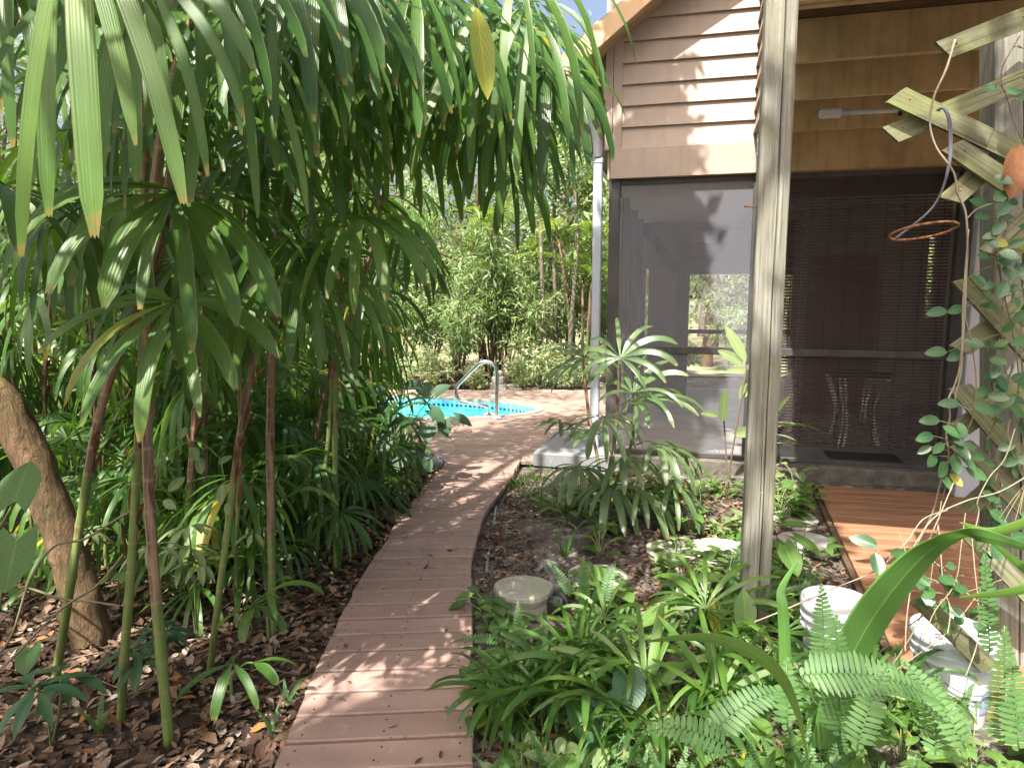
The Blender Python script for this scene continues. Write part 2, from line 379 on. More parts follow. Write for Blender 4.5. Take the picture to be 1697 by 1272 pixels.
def mk_cane():
    M = NT('ringed_cane'); uvv, u, v = M.uv()
    mp = M.n('Mapping'); M.l(uvv, mp.inputs[0]); mp.inputs['Scale'].default_value = (9, 3.5, 1)
    n = M.noise(mp.outputs[0], 1.0, 5, .7, .4)
    gr = M.mix(M.ramp(n, [(.35, 0.0), (.65, 1.0)]), (.075,.135,.03), (.17,.21,.06))
    fib = M.mix(M.ramp(n, [(.35, 0.0), (.65, 1.0)]), (.035,.02,.013), (.30,.20,.125))
    n2 = M.noise(M.geo((4,4,2.2)), 1.3, 2, .5)
    f = M.math('ADD', M.math('MULTIPLY_ADD', v, .55, -.15), M.math('MULTIPLY_ADD', n2, 1.3, -.62))
    f = M.math('ADD', f, M.math('MULTIPLY_ADD', M.rnd(), .5, -.25))
    c = M.mix(M.ramp(f, [(.34, 0.0), (.40, 1.0)]), gr, fib)
    rg = M.math('FRACT', M.math('MULTIPLY', v, 9.0))
    c = M.mix(M.ramp(rg, [(.0, .75), (.10, 0.0), (.92, 0.0), (1.0, .75)]), c, (.23,.17,.10))
    M.base(c, .55, .35); M.bump(n, .5, .004); return M.m
MAT['cane'] = mk_cane()
def mk_fibre():
    M = NT('brown_fibre'); uvv, u, v = M.uv(); n = M.noise(M.geo((30,30,5)), 1.5, 4, .6)
    c = M.mix(M.ramp(n, [(.3, 0.0), (.7, 1.0)]), (.05,.024,.014), (.24,.12,.06)); M.base(c, .85, .2); return M.m
MAT['fibre'] = mk_fibre()
def mk_screen(name='insect_screen', cover=.19, c=(.47,.47,.55)):
    M = NT(name); D_ = M.n('BsdfDiffuse'); T = M.n('BsdfTransparent'); mx = M.n('MixShader')
    n = M.noise(M.geo(), 2.2, 4, .6)
    M.l(M.mix(M.ramp(n, [(.4, 0.0), (.7, .5)]), c, tuple(x*.8 for x in c)), D_.inputs[0])
    M.l(M.math('MULTIPLY_ADD', n, .12, cover-.06), mx.inputs[0])
    M.l(T.outputs[0], mx.inputs[1]); M.l(D_.outputs[0], mx.inputs[2]); M.l(mx.outputs[0], M.out.inputs[0]); return M.m
MAT['screen'] = mk_screen()
MAT['screen_dark'] = mk_screen('dark_insect_screen', .14, (.10,.095,.10))
def mk_metal(name, c, rough, metal=1.0):
    M = NT(name); n = M.noise(M.geo((1,1,8)), 30, 3); M.base(c, M.math('MULTIPLY_ADD', n, .15, rough-.05), .5, metal); return M.m
MAT['chrome'] = mk_metal('polished_steel', (.80,.81,.82), .16)
def mk_rust():
    M = NT('rusty_iron'); n = M.noise(M.geo(), 60, 4); c = M.mix(M.ramp(n, [(.4,0.0),(.6,1.0)]), (.10,.05,.03), (.34,.16,.07)); M.base(c, .85, .2); M.bump(n,.6,.002); return M.m
MAT['rust'] = mk_rust()
def mk_tile():
    M = NT('pool_tile'); uvv, u, v = M.uv()
    br = M.n('TexBrick'); mp = M.n('Mapping'); M.l(uvv, mp.inputs[0]); mp.inputs['Scale'].default_value = (1, 1, 1)
    M.l(mp.outputs[0], br.inputs['Vector']); br.offset = 0.0
    br.inputs['Scale'].default_value = 1.0; br.inputs['Brick Width'].default_value = .075; br.inputs['Row Height'].default_value = .3
    br.inputs['Mortar Size'].default_value = .004; br.inputs['Color1'].default_value = (.09,.34,.62,1); br.inputs['Color2'].default_value = (.14,.42,.70,1); br.inputs['Mortar'].default_value = (.35,.55,.68,1)
    fr = M.math('FRACT', M.math('MULTIPLY', u, 13.33)); dk = M.math('MULTIPLY', M.ramp(fr, [(.2,0.0),(.25,1.0),(.75,1.0),(.8,0.0)]), M.ramp(v, [(.0,1.0),(.055,1.0),(.06,0.0)]))
    c = M.mix(dk, br.outputs[0], (.01,.03,.05)); M.base(c, .18, .5); return M.m
MAT['tile'] = mk_tile()
def mk_water():
    M = NT('pool_water'); n = M.noise(M.geo(), 6, 3, .5); c = M.mix(M.ramp(M.noise(M.geo(), 3.5, 4, .6, 1.2), [(.35,0.),(.65,1.)]), (.015,.46,.44), (.10,.70,.60))
    M.base(c, .06, .5); M.p.inputs['IOR'].default_value = 1.33; M.bump(M.noise(M.geo(), 7, 3), .35, .03); return M.m
MAT['water'] = mk_water()
MAT['plaster'] = stone('pool_plaster', (.30,.62,.62), (.36,.68,.68), 4, .6, bump=.05)
MAT['coping'] = stone('pool_coping', (.24,.20,.165), (.32,.27,.225), 8, .7, bump=.1)
def mk_glass():
    M = NT('clear_glass'); M.base((.8,.85,.85), .03, .5); M.p.inputs['Transmission Weight'].default_value = .95; return M.m
MAT['glass'] = mk_glass()
def mk_dark():
    M = NT('dark_mat'); M.base((.02,.02,.022), .8, .2); return M.m
MAT['dark'] = mk_dark()
# ---------------------------------------------------------------- ground, path, decks, pool
random.seed(11)
PC = Vector((-1.75, 9.62, 0)); PA, PB, PR = 2.1, .92, R(-9)      # pool outline: centre, half axes, turn
def inside_pool(x, y, grow=0.0):
    dx, dy = x-PC.x, y-PC.y; c, s = math.cos(-PR), math.sin(-PR)
    a, b = dx*c-dy*s, dx*s+dy*c
    return (a/(PA+grow))**2+(b/(PB+grow))**2 < 1
def gheight(x, y):
    h = GZ
    h += .022*noise.noise(Vector((x*1.7, y*1.7, 0)))+.012*noise.noise(Vector((x*5, y*5, 3)))
    if 0.1 < x < 1.9 and 2 < y < 6: h += .10*math.exp(-((x-.95)/.5)**2-((y-4.7)/1.0)**2)
    return h
def build_ground():
    m = MB(); xs = []; x = -9.0
    while x <= 9.01: xs.append(x); x += .15
    ys = []; y = -4.0
    while y <= 12.01: ys.append(y); y += .15
    xs = [-260, -60, -25] + xs + [25, 60, 260]; ys = [-260, -60, -20] + ys + [18, 30, 60, 260]
    nx = len(xs)
    vs = [(a, b, gheight(a, b) if abs(a) < 9.1 and -4.1 < b < 12.1 else GZ) for b in ys for a in xs]
    fs = []
    for j in range(len(ys)-1):
        for i in range(nx-1):
            cx, cy = (xs[i]+xs[i+1])/2, (ys[j]+ys[j+1])/2
            if inside_pool(cx, cy, .12): continue
            fs.append((j*nx+i, j*nx+i+1, (j+1)*nx+i+1, (j+1)*nx+i))
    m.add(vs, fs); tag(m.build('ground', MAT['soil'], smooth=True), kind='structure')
build_ground()
m = MB(); m.add([(-40,13.6,GZ+.03),(60,13.6,GZ+.03),(60,44,GZ+.03),(-40,44,GZ+.03)], [(0,1,2,3)])
tag(m.build('lawn', MAT['lawn']), kind='structure')

PL = [(-.70,.35),(-.73,1.2),(-.80,2.31),(-.845,3.16),(-.83,3.76),(-.79,4.62),(-.73,5.3),(-.64,6.1),(-.60,6.5)]
PRt = [(-.04,.35),(-.09,1.2),(-.145,2.31),(-.20,3.16),(-.235,3.85),(-.215,4.6),(-.14,5.1),(0.0,5.7),(.10,6.5)]
def edge(P, y):
    for (x0, y0), (x1, y1) in zip(P[:-1], P[1:]):
        if y <= y1: 
            t = (y-y0)/(y1-y0); return x0+(x1-x0)*t
    return P[-1][0]
def board(m, a, b, c, d, z, th=.038, bev=.005, tone=None):
    """a plank with plan corners a b c d (counter-clockwise), its top at z"""
    tone = random.random() if tone is None else tone
    q = [Vector((p[0], p[1], 0)) for p in (a, b, c, d)]; ce = sum(q, Vector())/4
    off = random.random()*9
    vs = []; uvs = []
    for zz, k in ((z-th, 1.0), (z-bev, 1.0), (z, 0.0)):
        for i, p in enumerate(q):
            e = p if k else p+(q[(i+1)%4]-p).normalized()*bev+(q[(i-1)%4]-p).normalized()*bev
            vs.append((e.x, e.y, zz)); uvs.append((e.y+off+zz, e.x+off*3))
    fs = [(0,3,2,1),(8,9,10,11)]
    for k in (0, 4):
        for i in range(4): fs.append((k+i, k+(i+1)%4, k+4+(i+1)%4, k+4+i))
    m.add(vs, fs, uvs, tone)
# curved boardwalk of cross planks, nails in each end
m = MB(); nails = MB(); y = .40
while y < 6.36:
    w = .138+random.uniform(-.004,.003); sk = .055 - .02*min(1, y/6)   # planks are slightly askew
    y0, y1 = y, y+w
    jl, jr = random.uniform(-.008,.008), random.uniform(-.008,.008)
    a = (edge(PL,y0-sk*.3)+jl, y0-sk*.5); b = (edge(PRt,y0+sk*.3)+jr, y0+sk*.5); c = (edge(PRt,y1+sk*.3)+jr, y1+sk*.5); d = (edge(PL,y1-sk*.3)+jl, y1-sk*.5)
    zz = random.uniform(-.002,.002)
    board(m, a, b, c, d, zz)
    for f in (.07, .5, .93):
        for g in (.25, .75):
            p = Vector((a[0]+(b[0]-a[0])*f, (a[1]+(b[1]-a[1])*f)+w*g, 0)); p.x += random.uniform(-.01,.01)
            nails.lathe((p.x, p.y, zz), [(.0045,0),(.004,.0012),(.001,.0015)], 6)
    y += .153
path = tag(m.build('path', MAT['path']), kind='structure')
nails.build('nail_heads', MAT['dark'], path)
m = MB()
for P, sg in ((PL, 1), (PRt, -1)):        # stringers under the planks
    for (x0,y0),(x1,y1) in zip(P[:-1], P[1:]):
        a = Vector((x0+.08*sg, y0, -.075)); b = Vector((x1+.08*sg, y1, -.075)); dd = (b-a)
        m.box((a+b)/2, .04, dd.length, .07, (dd.normalized().cross(Vector((0,0,1))), dd.normalized(), Vector((0,0,1))))
m.build('stringer', MAT['path'], path)

m = MB(); y = 6.38; DX0, DX1 = -6.0, 1.35
def ell_x(y):
    """x interval covered by the pool at depth y"""
    lo = hi = None; x = PC.x-3
    while x < PC.x+3:
        if inside_pool(x, y, .10):
            lo = x if lo is None else lo; hi = x
        x += .01
    return lo, hi
while y < 11.25:
    w = .132; y0, y1 = y, y+w
    r0, r1 = ell_x(y0), ell_x(y1); sl_ = -.02
    xr = DX1; xl = DX0
    if r0[0] is None and r1[0] is None:
        cut = random.uniform(-3.2, -.5)
        board(m, (xl,y0), (cut,y0), (cut,y1), (xl,y1), -.012); board(m, (cut+.004,y0), (xr,y0), (xr,y1), (cut+.004,y1), -.012)
    else:
        if r0[0] is None: r0 = ((r1[0]+r1[1])/2,)*2
        if r1[0] is None: r1 = ((r0[0]+r0[1])/2,)*2
        board(m, (xl,y0), (r0[0],y0), (r1[0],y1), (xl,y1), -.012); board(m, (r0[1],y0), (xr,y0), (xr,y1), (r1[1],y1), -.012)
    y += .138
tag(m.build('pool_deck', MAT['deckboards']), kind='structure')

# pool: coping ring, tiled wall, plaster floor, water
def ell(g, n=96):
    out = []
    for k in range(n):
        a = 2*math.pi*k/n; x, y = (PA+g)*math.cos(a), (PB+g)*math.sin(a)
        out.append((PC.x+x*math.cos(PR)-y*math.sin(PR), PC.y+x*math.sin(PR)+y*math.cos(PR)))
    return out
def ringstrip(m, A, za, B, zb, v0=0.0, v1=1.0):
    n = len(A); vs = []; uvs = []; L = 0
    for i in range(n+1):
        p, q = A[i%n], B[i%n]
        if i: L += math.dist(A[i%n], A[i-1])
        vs += [(p[0],p[1],za),(q[0],q[1],zb)]; uvs += [(L,v0),(L,v1)]
    m.add(vs, [(2*i,2*i+2,2*i+3,2*i+1) for i in range(n)], uvs)
m = MB(); ringstrip(m, ell(.11), -.04, ell(.11), .0); ringstrip(m, ell(.11), .0, ell(0), .0); ringstrip(m, ell(0), .0, ell(0), -.035)
basin = tag(m.build('pool_coping', MAT['coping']), kind='structure')
m = MB(); ringstrip(m, ell(.004), -.16, ell(.004), -.03, 0, .13); m.build('tile_band', MAT['tile'], basin)
m = MB(); ringstrip(m, ell(.006), -1.3, ell(.006), -.155); E_ = ell(.006); m.add([(p[0],p[1],-1.3) for p in E_], [tuple(range(len(E_)))]); m.build('basin', MAT['plaster'], basin)
m = MB(); E_ = ell(.002); m.add([(p[0],p[1],-.135) for p in E_], [tuple(range(len(E_)))]); tag(m.build('water', MAT['water']), kind='structure')

# ---------------------------------------------------------------- the house
WZ = 2.60
W0 = G(1010, 298, WZ); W0.z = 0
_w1 = G(1250, 288, WZ); _w1.z = 0
UU = (_w1-W0).normalized(); NN = Vector((UU.y, -UU.x, 0))            # along the wall, and out of it towards the garden
if NN.y > 0: NN = -NN
ZZ = Vector((0,0,1))
AX = (UU, -NN, ZZ)
def H(u, d, z): return W0+UU*u-NN*d+ZZ*z                            # d counts into the house
house = thing('house', W0, 'tan lap sided house with a screened porch and a raised deck over the walkway', 'house')
def hb(m, u0, u1, d0, d1, z0, z1, bev=.003, tone=None):
    m.box(H((u0+u1)/2, (d0+d1)/2, (z0+z1)/2), abs(u1-u0), abs(d1-d0), abs(z1-z0), AX, tone, bev=bev)
SU = 1.262                                                            # where the bay ends
# lap siding: each board leans out at its foot
def laps(m, u0, u1, z0, z1, pitch, out=.0):
    z = z0
    while z < z1:
        t = random.random()
        P = [H(u0, -.004+out, z+pitch+.03), H(u0, -.034+out, z), H(u0, -.010+out, z), H(u0, .03+out, z+pitch+.03),
             H(u1, -.004+out, z+pitch+.03), H(u1, -.034+out, z), H(u1, -.010+out, z), H(u1, .03+out, z+pitch+.03)]
        m.add(P, [(0,1,5,4),(1,2,6,5),(2,3,7,6),(0,3,2,1),(4,5,6,7)], [(0,0)]*8, t); z += pitch
m = MB(); laps(m, .10, SU, 2.865, 5.2, .182); m.build('lap_siding', MAT['siding'], house)
m = MB(); hb(m, .0, SU, .0, .10, WZ+.26, 5.3); m.build('wall_core', MAT['trim'], house)
m = MB(); hb(m, .012, SU, -.05, .06, WZ, WZ+.262, tone=.3); m.build('skirt_board', MAT['siding'], house)
for u0, u1, d in ((-.045, .022, -.047), (.026, .105, -.043)):
    m = MB(); hb(m, u0, u1, d, .04, 2.855, 5.2, tone=.4); m.build('corner_board', MAT['trim'], house)
m = MB(); hb(m, -.03, .0, .05, 5.6, 2.86, 4.6); m.build('side_wall', MAT['trim'], house)
m = MB(); hb(m, -.02, .0, .0, 5.6, WZ, 2.858); m.build('side_skirt', MAT['siding'], house)
# deck parapet that runs towards the garden, seen edge on
m = MB(); z = 2.93
while z < 5.0:
    for d0 in (-.95,):
        P = [H(SU-.005, d0, z+.20), H(SU-.035, d0, z), H(SU+.01, d0, z), H(SU+.01, d0, z+.20), H(SU-.005, 0, z+.20), H(SU-.035, 0, z), H(SU+.01, 0, z), H(SU+.01, 0, z+.20)]
        m.add(P, [(0,1,2,3),(7,6,5,4),(0,4,5,1),(1,5,6,2),(2,6,7,3),(3,7,4,0)], None, random.random())
    z += .182
m.build('parapet_siding', MAT['siding'], house)
# roof edge over the corner
SL = math.tan(R(38)); UE = -.48; OV = -.30
def roofz(u): return 3.72+SL*u
m = MB(); n = 16
for i in range(n):                                                    # soffit boards, parallel to the rake
    d0 = OV+i*(5.4-OV)/40; d1 = OV+(i+1)*(5.4-OV)/40-.008
    P = [H(UE, d0, roofz(UE)), H(UE, d1, roofz(UE)), H(2.6, d1, roofz(2.6)), H(2.6, d0, roofz(2.6))]
    m.add(P+[p+ZZ*.02 for p in P], [(0,1,2,3),(7,6,5,4),(0,4,5,1),(1,5,6,2),(2,6,7,3),(3,7,4,0)], None, random.random())
for i in range(n, 40):
    d0 = OV+i*(5.4-OV)/40; d1 = OV+(i+1)*(5.4-OV)/40-.008
    P = [H(UE, d0, roofz(UE)), H(UE, d1, roofz(UE)), H(.0, d1, roofz(.0)), H(.0, d0, roofz(.0))]
    m.add(P+[p+ZZ*.02 for p in P], [(0,1,2,3),(7,6,5,4),(0,4,5,1),(1,5,6,2),(2,6,7,3),(3,7,4,0)], None, random.random())
m.build('soffit', MAT['soffit'], house)
m = MB(); P = [H(UE-.03, OV, roofz(UE)+.03), H(UE-.03, 5.4, roofz(UE)+.03), H(2.6, 5.4, roofz(2.6)+.03), H(2.6, OV, roofz(2.6)+.03)]
m.add(P+[p+ZZ*.16 for p in P], [(0,1,2,3),(7,6,5,4),(0,4,5,1),(1,5,6,2),(2,6,7,3),(3,7,4,0)]); m.build('roof', MAT['inside_dark'], house)
m = MB(); P = [H(UE-.02, OV-.03, roofz(UE)-.03), H(2.6, OV-.03, roofz(2.6)-.03), H(2.6, OV-.03, roofz(2.6)+.17), H(UE-.02, OV-.03, roofz(UE)+.17)]
m.add(P+[p-NN*.028 for p in P], [(3,2,1,0),(4,5,6,7),(0,4,7,3),(1,2,6,5),(3,7,6,2),(0,1,5,4)]); m.build('rake_board', MAT['fascia'], house)
# gutter with its outlet, elbow and downpipe
gz = roofz(UE)-.02
m = MB(); A = []; 
for d in (OV+.1, 5.4):
    A.append([H(UE-.02, d, gz+.12), H(UE-.13, d, gz+.12), H(UE-.13, d, gz+.05), H(UE-.09, d, gz), H(UE-.02, d, gz)])
m.add(A[0]+A[1], [(i, i+1, i+6, i+5) for i in range(4)]+[(4,3,2,1,0),(5,6,7,8,9)]); m.build('gutter', MAT['white'], house)
dpu, dpd = -.115, .16
pz = D(985, 205, H(dpu,dpd,0).y).z
m = MB(); oy = H(dpu, dpd, 0)
top = D(935, 186, oy.y+.55); 
m.tube(smoothpath([top, D(958,189,oy.y+.28), D(976, 193, oy.y+.06), D(986, 207, oy.y), D(991, 235, oy.y), D(992, 262, oy.y)], 5), .05, 12)
m.build('gutter_elbow', MAT['white'], house, smooth=True)
m = MB(); c = D(992, 262, oy.y); m.box((c.x, c.y, (c.z-.06)/2), .085, .07, c.z+.06, AX, .3, bev=.01); 
for zz in (c.z-.03, 1.02): m.box((c.x, c.y, zz), .097, .082, .05, AX, .2, bev=.008)
m.build('downpipe', MAT['pipe'], house)
# porch slab, floor, pad
m = MB(); hb(m, -.05, 6.4, -.06, 5.2, -.30, .05, .01); m.build('porch_slab', MAT['concrete_dark'], house)
m = MB(); hb(m, .02, 6.3, .02, 5.1, .05, .056, .001); m.build('porch_floor', MAT['slabtop'], house)
# screens
m = MB(); hb(m, .0, .10, .0, .09, .056, WZ, .004); m.build('corner_post', MAT['frame'], house)
m = MB(); hb(m, 1.255, 1.36, .0, .09, .056, WZ, .004); m.build('screen_post', MAT['frame'], house)
m = MB(); hb(m, 2.86, 2.95, .0, .09, .056, WZ, .004); m.build('screen_post', MAT['frame'], house)
for u0, u1 in ((.10, 1.255), (1.36, 2.86)):
    m = MB(); hb(m, u0, u1, .012, .06, 1.02, 1.085, .004); m.build('screen_rail', MAT['frame'], house)
    m = MB(); hb(m, u0, u1, .012, .06, .056, .10, .004); m.build('screen_sill', MAT['frame'], house)
    m = MB(); hb(m, u0, u1, .012, .06, WZ-.05, WZ, .004); m.build('screen_head', MAT['frame'], house)
m = MB(); m.add([H(.10,.03,.10), H(1.255,.03,.10), H(1.255,.03,WZ-.05), H(.10,.03,WZ-.05)], [(0,1,2,3)]); m.build('insect_screen', MAT['screen'], house)
m = MB(); m.add([H(1.36,.03,.10), H(2.86,.03,.10), H(2.86,.03,WZ-.05), H(1.36,.03,WZ-.05)], [(0,1,2,3)]); m.build('insect_screen', MAT['screen_dark'], house)
# side screens of the porch, seen through the front screen
for d in (1.15, 2.3, 3.4, 4.3): 
    m = MB(); hb(m, -.0, .09, d, d+.09, .056, WZ, .004); m.build('side_post', MAT['frame'], house)
m = MB(); hb(m, .012, .06, .09, 5.0, 1.02, 1.085, .004); m.build('side_rail', MAT['frame'], house)
m = MB(); m.add([H(.03,.09,.06), H(.03,5.0,.06), H(.03,5.0,WZ), H(.03,.09,WZ)], [(0,1,2,3)]); m.build('side_screen', MAT['screen_dark'], house)
# porch rear wall with its wide screened opening
BD = 3.9
a = D(1078, 400, H(.2, BD, 0).y); 
def uof(px, d):
    """u at depth d on the sight line of column px"""
    r_ = ray(px, 500); lo, hi = -2.0, 6.0
    for _ in range(50):
        mid = (lo+hi)/2; q = H(mid, d, 0)
        if q.x/q.y < r_.x/r_.y: lo = mid
        else: hi = mid
    return lo
ua, ub, uc, ud = uof(1074, BD), uof(1122, BD), uof(1142, BD), uof(1312, BD)
oz = D(1190, 443, H(uc, BD, 0).y).z
m = MB()
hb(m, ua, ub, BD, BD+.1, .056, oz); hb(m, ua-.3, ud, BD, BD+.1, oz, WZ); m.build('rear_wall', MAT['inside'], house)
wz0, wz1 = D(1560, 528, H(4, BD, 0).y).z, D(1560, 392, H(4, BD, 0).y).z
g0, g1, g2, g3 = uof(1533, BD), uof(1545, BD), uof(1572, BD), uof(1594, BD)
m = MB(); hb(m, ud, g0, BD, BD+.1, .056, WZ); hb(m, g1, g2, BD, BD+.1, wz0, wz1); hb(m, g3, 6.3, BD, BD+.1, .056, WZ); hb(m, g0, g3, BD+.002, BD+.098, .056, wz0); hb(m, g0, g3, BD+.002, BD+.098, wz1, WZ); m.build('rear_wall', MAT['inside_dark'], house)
m = MB(); hb(m, ub, uc, BD-.03, BD+.11, .056, WZ-.02); m.build('rear_post', MAT['frame'], house)
for zz in (1.0, ): m = MB(); hb(m, uc, ud, BD+.02, BD+.07, zz, zz+.06); m.build('rear_rail', MAT['frame'], house)
m = MB(); hb(m, uc, ud, BD-.02, BD+.12, oz-.10, oz-.002); m.build('opening_head', MAT['inside'], house)
for k in range(3): 
    m = MB(); zz = oz+.12+k*.2; hb(m, ub+.05, ud, BD-.012, BD-.001, zz, zz+.012); m.build('wall_batten', MAT['frame'], house)
m = MB(); P0, P1 = H(ua-.1, BD-.1, WZ-.05), H(ub+.0, BD-.1, oz-.05); dv = (P1-P0)
m.box((P0+P1)/2, dv.length, .05, .14, (dv.normalized(), NN, dv.normalized().cross(NN)), .5); m.build('diagonal_brace', MAT['frame'], house)
m = MB(); hb(m, .0, 6.4, .05, BD+.1, WZ+.002, WZ+.03); m.build('porch_ceiling', MAT['inside_dark'], house)
m = MB(); hb(m, 6.3, 6.4, .0, BD+.1, .056, WZ); m.build('porch_end_wall', MAT['inside_dark'], house)
# brown door and slim windows inside, seen through the blind
u0, u1 = uof(1340, 2.9), uof(1450, 2.9)
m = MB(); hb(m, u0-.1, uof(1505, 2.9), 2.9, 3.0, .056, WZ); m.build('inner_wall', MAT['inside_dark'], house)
m = MB(); hb(m, u0, u1, 2.84, 2.9, .056, 2.02, .006)
d1 = m.build('inner_door', MAT['brown'], house)
m = MB()
for z0, z1 in ((.2, .85), (.95, 1.9)): hb(m, u0+.08, u1-.08, 2.828, 2.84, z0, z1, .006)
m.build('door_panel', MAT['brown'], d1)
# right of the blind: grey door post, pale wall beyond
gp = D(1614, 640, 5.35)
m = MB(); m.box((gp.x, gp.y, 1.25), .17, .10, 2.65, AX, .4, bev=.006); m.build('porch_post', MAT['grey'], house)
m = MB(); laps(m, 2.97, 4.9, -.05, 2.75, .182); m.build('pale_siding', MAT['siding'], house)
# header and joists of the raised deck
m = MB(); hb(m, SU+.03, 4.8, -.09, .055, WZ-.005, 3.02, tone=.2); m.build('deck_header', MAT['tan'], house)
zj, zd = 2.80, 3.02; pb_ = G(1246, 1058, -.10)
def joist_d(px, py, z):
    p = G(px, py, z); return -(p-W0).dot(NN)
jds = [joist_d(1400, 214, zj), joist_d(1400, 161.5, zj), joist_d(1400, 99, zj)]
DF = -(pb_-W0).dot(NN)+.02
st_ = jds[1]-jds[2]
jds.append(jds[2]-st_)
while jds[-1] > DF+st_: jds.append(jds[-1]-st_)
jds.append(DF)
for d in jds:
    q = H(0, d, 0)
    # each joist starts at the post line, which is the open side of the deck
    us = max(SU+.03 if d > -.9 else uof(1283, d), SU-.75)
    m = MB(); hb(m, us, 4.6, d-.02, d+.02, zj, zd, tone=.3); m.build('joist', MAT['tan'], house)
m = MB(); d = .0
while d > DF-.1:
    us = SU+.04 if d > -1.0 else max(uof(1283, d), SU-.75)
    hb(m, us, 4.6, d-.135, d, zd+.002, zd+.035); d -= .142
m.build('deck_planks', MAT['deckunder'], house)

# stained walkway in front of the porch
a, b = G(1352, 803, -.05), G(1420, 948, -.05); ex = (b-a).normalized(); a_walk, ex_walk = a.copy(), ex.copy()
m = MB(); fa = a.copy(); wv = UU; tv = NN
k = 0; L = 0
while L < 3.15:
    t0, t1 = L, L+.138
    # planks run along the wall; the open end follows the slanting edge
    def endp(t): 
        s = t/max(.2, (ex.dot(NN))); return a+ex*s
    p0, p1 = endp(t0), endp(t1)
    q0, q1 = p0+UU*(3.6), p1+UU*(3.6)
    board(m, (p1.x,p1.y), (q1.x,q1.y), (q0.x,q0.y), (p0.x,p0.y), -.05, tone=random.random()); L += .143
tag(m.build('walkway', MAT['walkway']), kind='structure')
m = MB(); p0, p1 = a-ex*.1-UU*.03, a+ex*3.3-UU*.03
m.box(((p0+p1)/2).to_tuple()[:2]+(-.075,), (p1-p0).length, .03, .06, (ex, ex.cross(ZZ), ZZ)); tag(m.build('walkway_edge', MAT['deckunder']), kind='structure')

# pad step at the house corner
c0, c1, c2 = G(886, 757, .02), G(945, 720, .02), G(1000, 722, .02)
m = MB(); cc = H(-.22, -.0, -.02)
m.box(H(-.28, .42, -.0), .75, 1.3, .13, AX, .3, bev=.008); pad = m.build('step_pad', MAT['pad'], origin=H(-.28,.42,-.07))
tag(pad, 'low grey concrete step pad beside the house corner and downpipe', 'step')

# ---------------------------------------------------------------- blind, lamp, table and mat of the porch
bl = H(1.38, .09, 0)
b0, b1 = 1.40, 2.84
blind = thing('roll_up_blind', H((b0+b1)/2, .10, WZ), 'dark brown reed blind let down behind the porch screen', 'blind')
m = MB(); z = WZ-.20
zb = D(1420, 742, H(2.0,.1,0).y).z
while z > zb:
    m.box(H((b0+b1)/2, .10, z), b1-b0, .006, .0165, AX, random.random()); z -= .0275
m.build('reed', MAT['blind'], blind)
m = MB()
for i in range(10):
    u = b0+.06+(b1-b0-.12)*i/9; p = H(u, .094, 0); m.box((p.x, p.y, (WZ+zb)/2-.05), .006, .004, WZ-zb-.15, AX)
m.build('cord', MAT['dark'], blind)
m = MB()
for i in range(7): m.box(H((b0+b1)/2, .085+.006*(i%2), WZ-.06-.023*i), b1-b0, .02, .021, AX, random.random())
m.build('valance', MAT['blind'], blind)

jd = jds[1]
lp0, lp1 = D(1362, 189, H(1.6, jd, 0).y-.03), D(1492, 183, H(2.2, jd, 0).y-.03)
lamp = thing('tube_light', lp0, 'slim grey tube light with a pale end box fixed under the deck joists', 'lamp')
m = MB(); dv = (lp1-lp0).normalized(); m.box(lp0+dv*.05, .13, .05, .055, (dv, NN, dv.cross(NN)), .2, bev=.012); m.build('end_box', MAT['grey'], lamp)
m = MB(); m.tube([lp0+dv*.11, lp1], .014, 10); m.build('tube', MAT['grey'], lamp, smooth=True)
m = MB(); m.box(lp1, .02, .03, .06, (dv, NN, ZZ)); m.build('bracket', MAT['dark'], lamp)

tc = D(1412, 750, 6.75); tc.z = .056
tab = thing('glass_table', tc, 'round glass table on flared chrome legs standing behind the brown blind', 'table')
m = MB(); m.lathe(tc+ZZ*.72, [(.31,0),(.32,.004),(.32,.010),(.31,.014)], 40); m.build('tabletop', MAT['dark'], tab, smooth=False)
for k in range(4):
    a = R(38)+k*math.pi/2; e = Vector((math.cos(a), math.sin(a), 0))
    m = MB()
    for o in (-.025, .025):
        s_ = Vector((-e.y, e.x, 0))*o
        m.tube(smoothpath([tc+e*.30+s_+ZZ*.715, tc+e*.235+s_+ZZ*.52, tc+e*.19+s_*.6+ZZ*.36, tc+e*.20+s_+ZZ*.18, tc+e*.25+s_+ZZ*.0], 4), .013, 8)
    m.build('leg', MAT['chrome'], tab, smooth=True)
mc = G(1500, 752, .06)
m = MB(); m.box(H(2.35, .35, .064), .62, .4, .014, AX, .5, bev=.004); m.box(H(2.35, .35, .0745), .52, .3, .006, AX, .2, bev=.002)
tag(m.build('door_mat', MAT['dark'], origin=H(2.35,.35,.057)), 'thin black mat lying on the porch floor below the blind', 'mat')

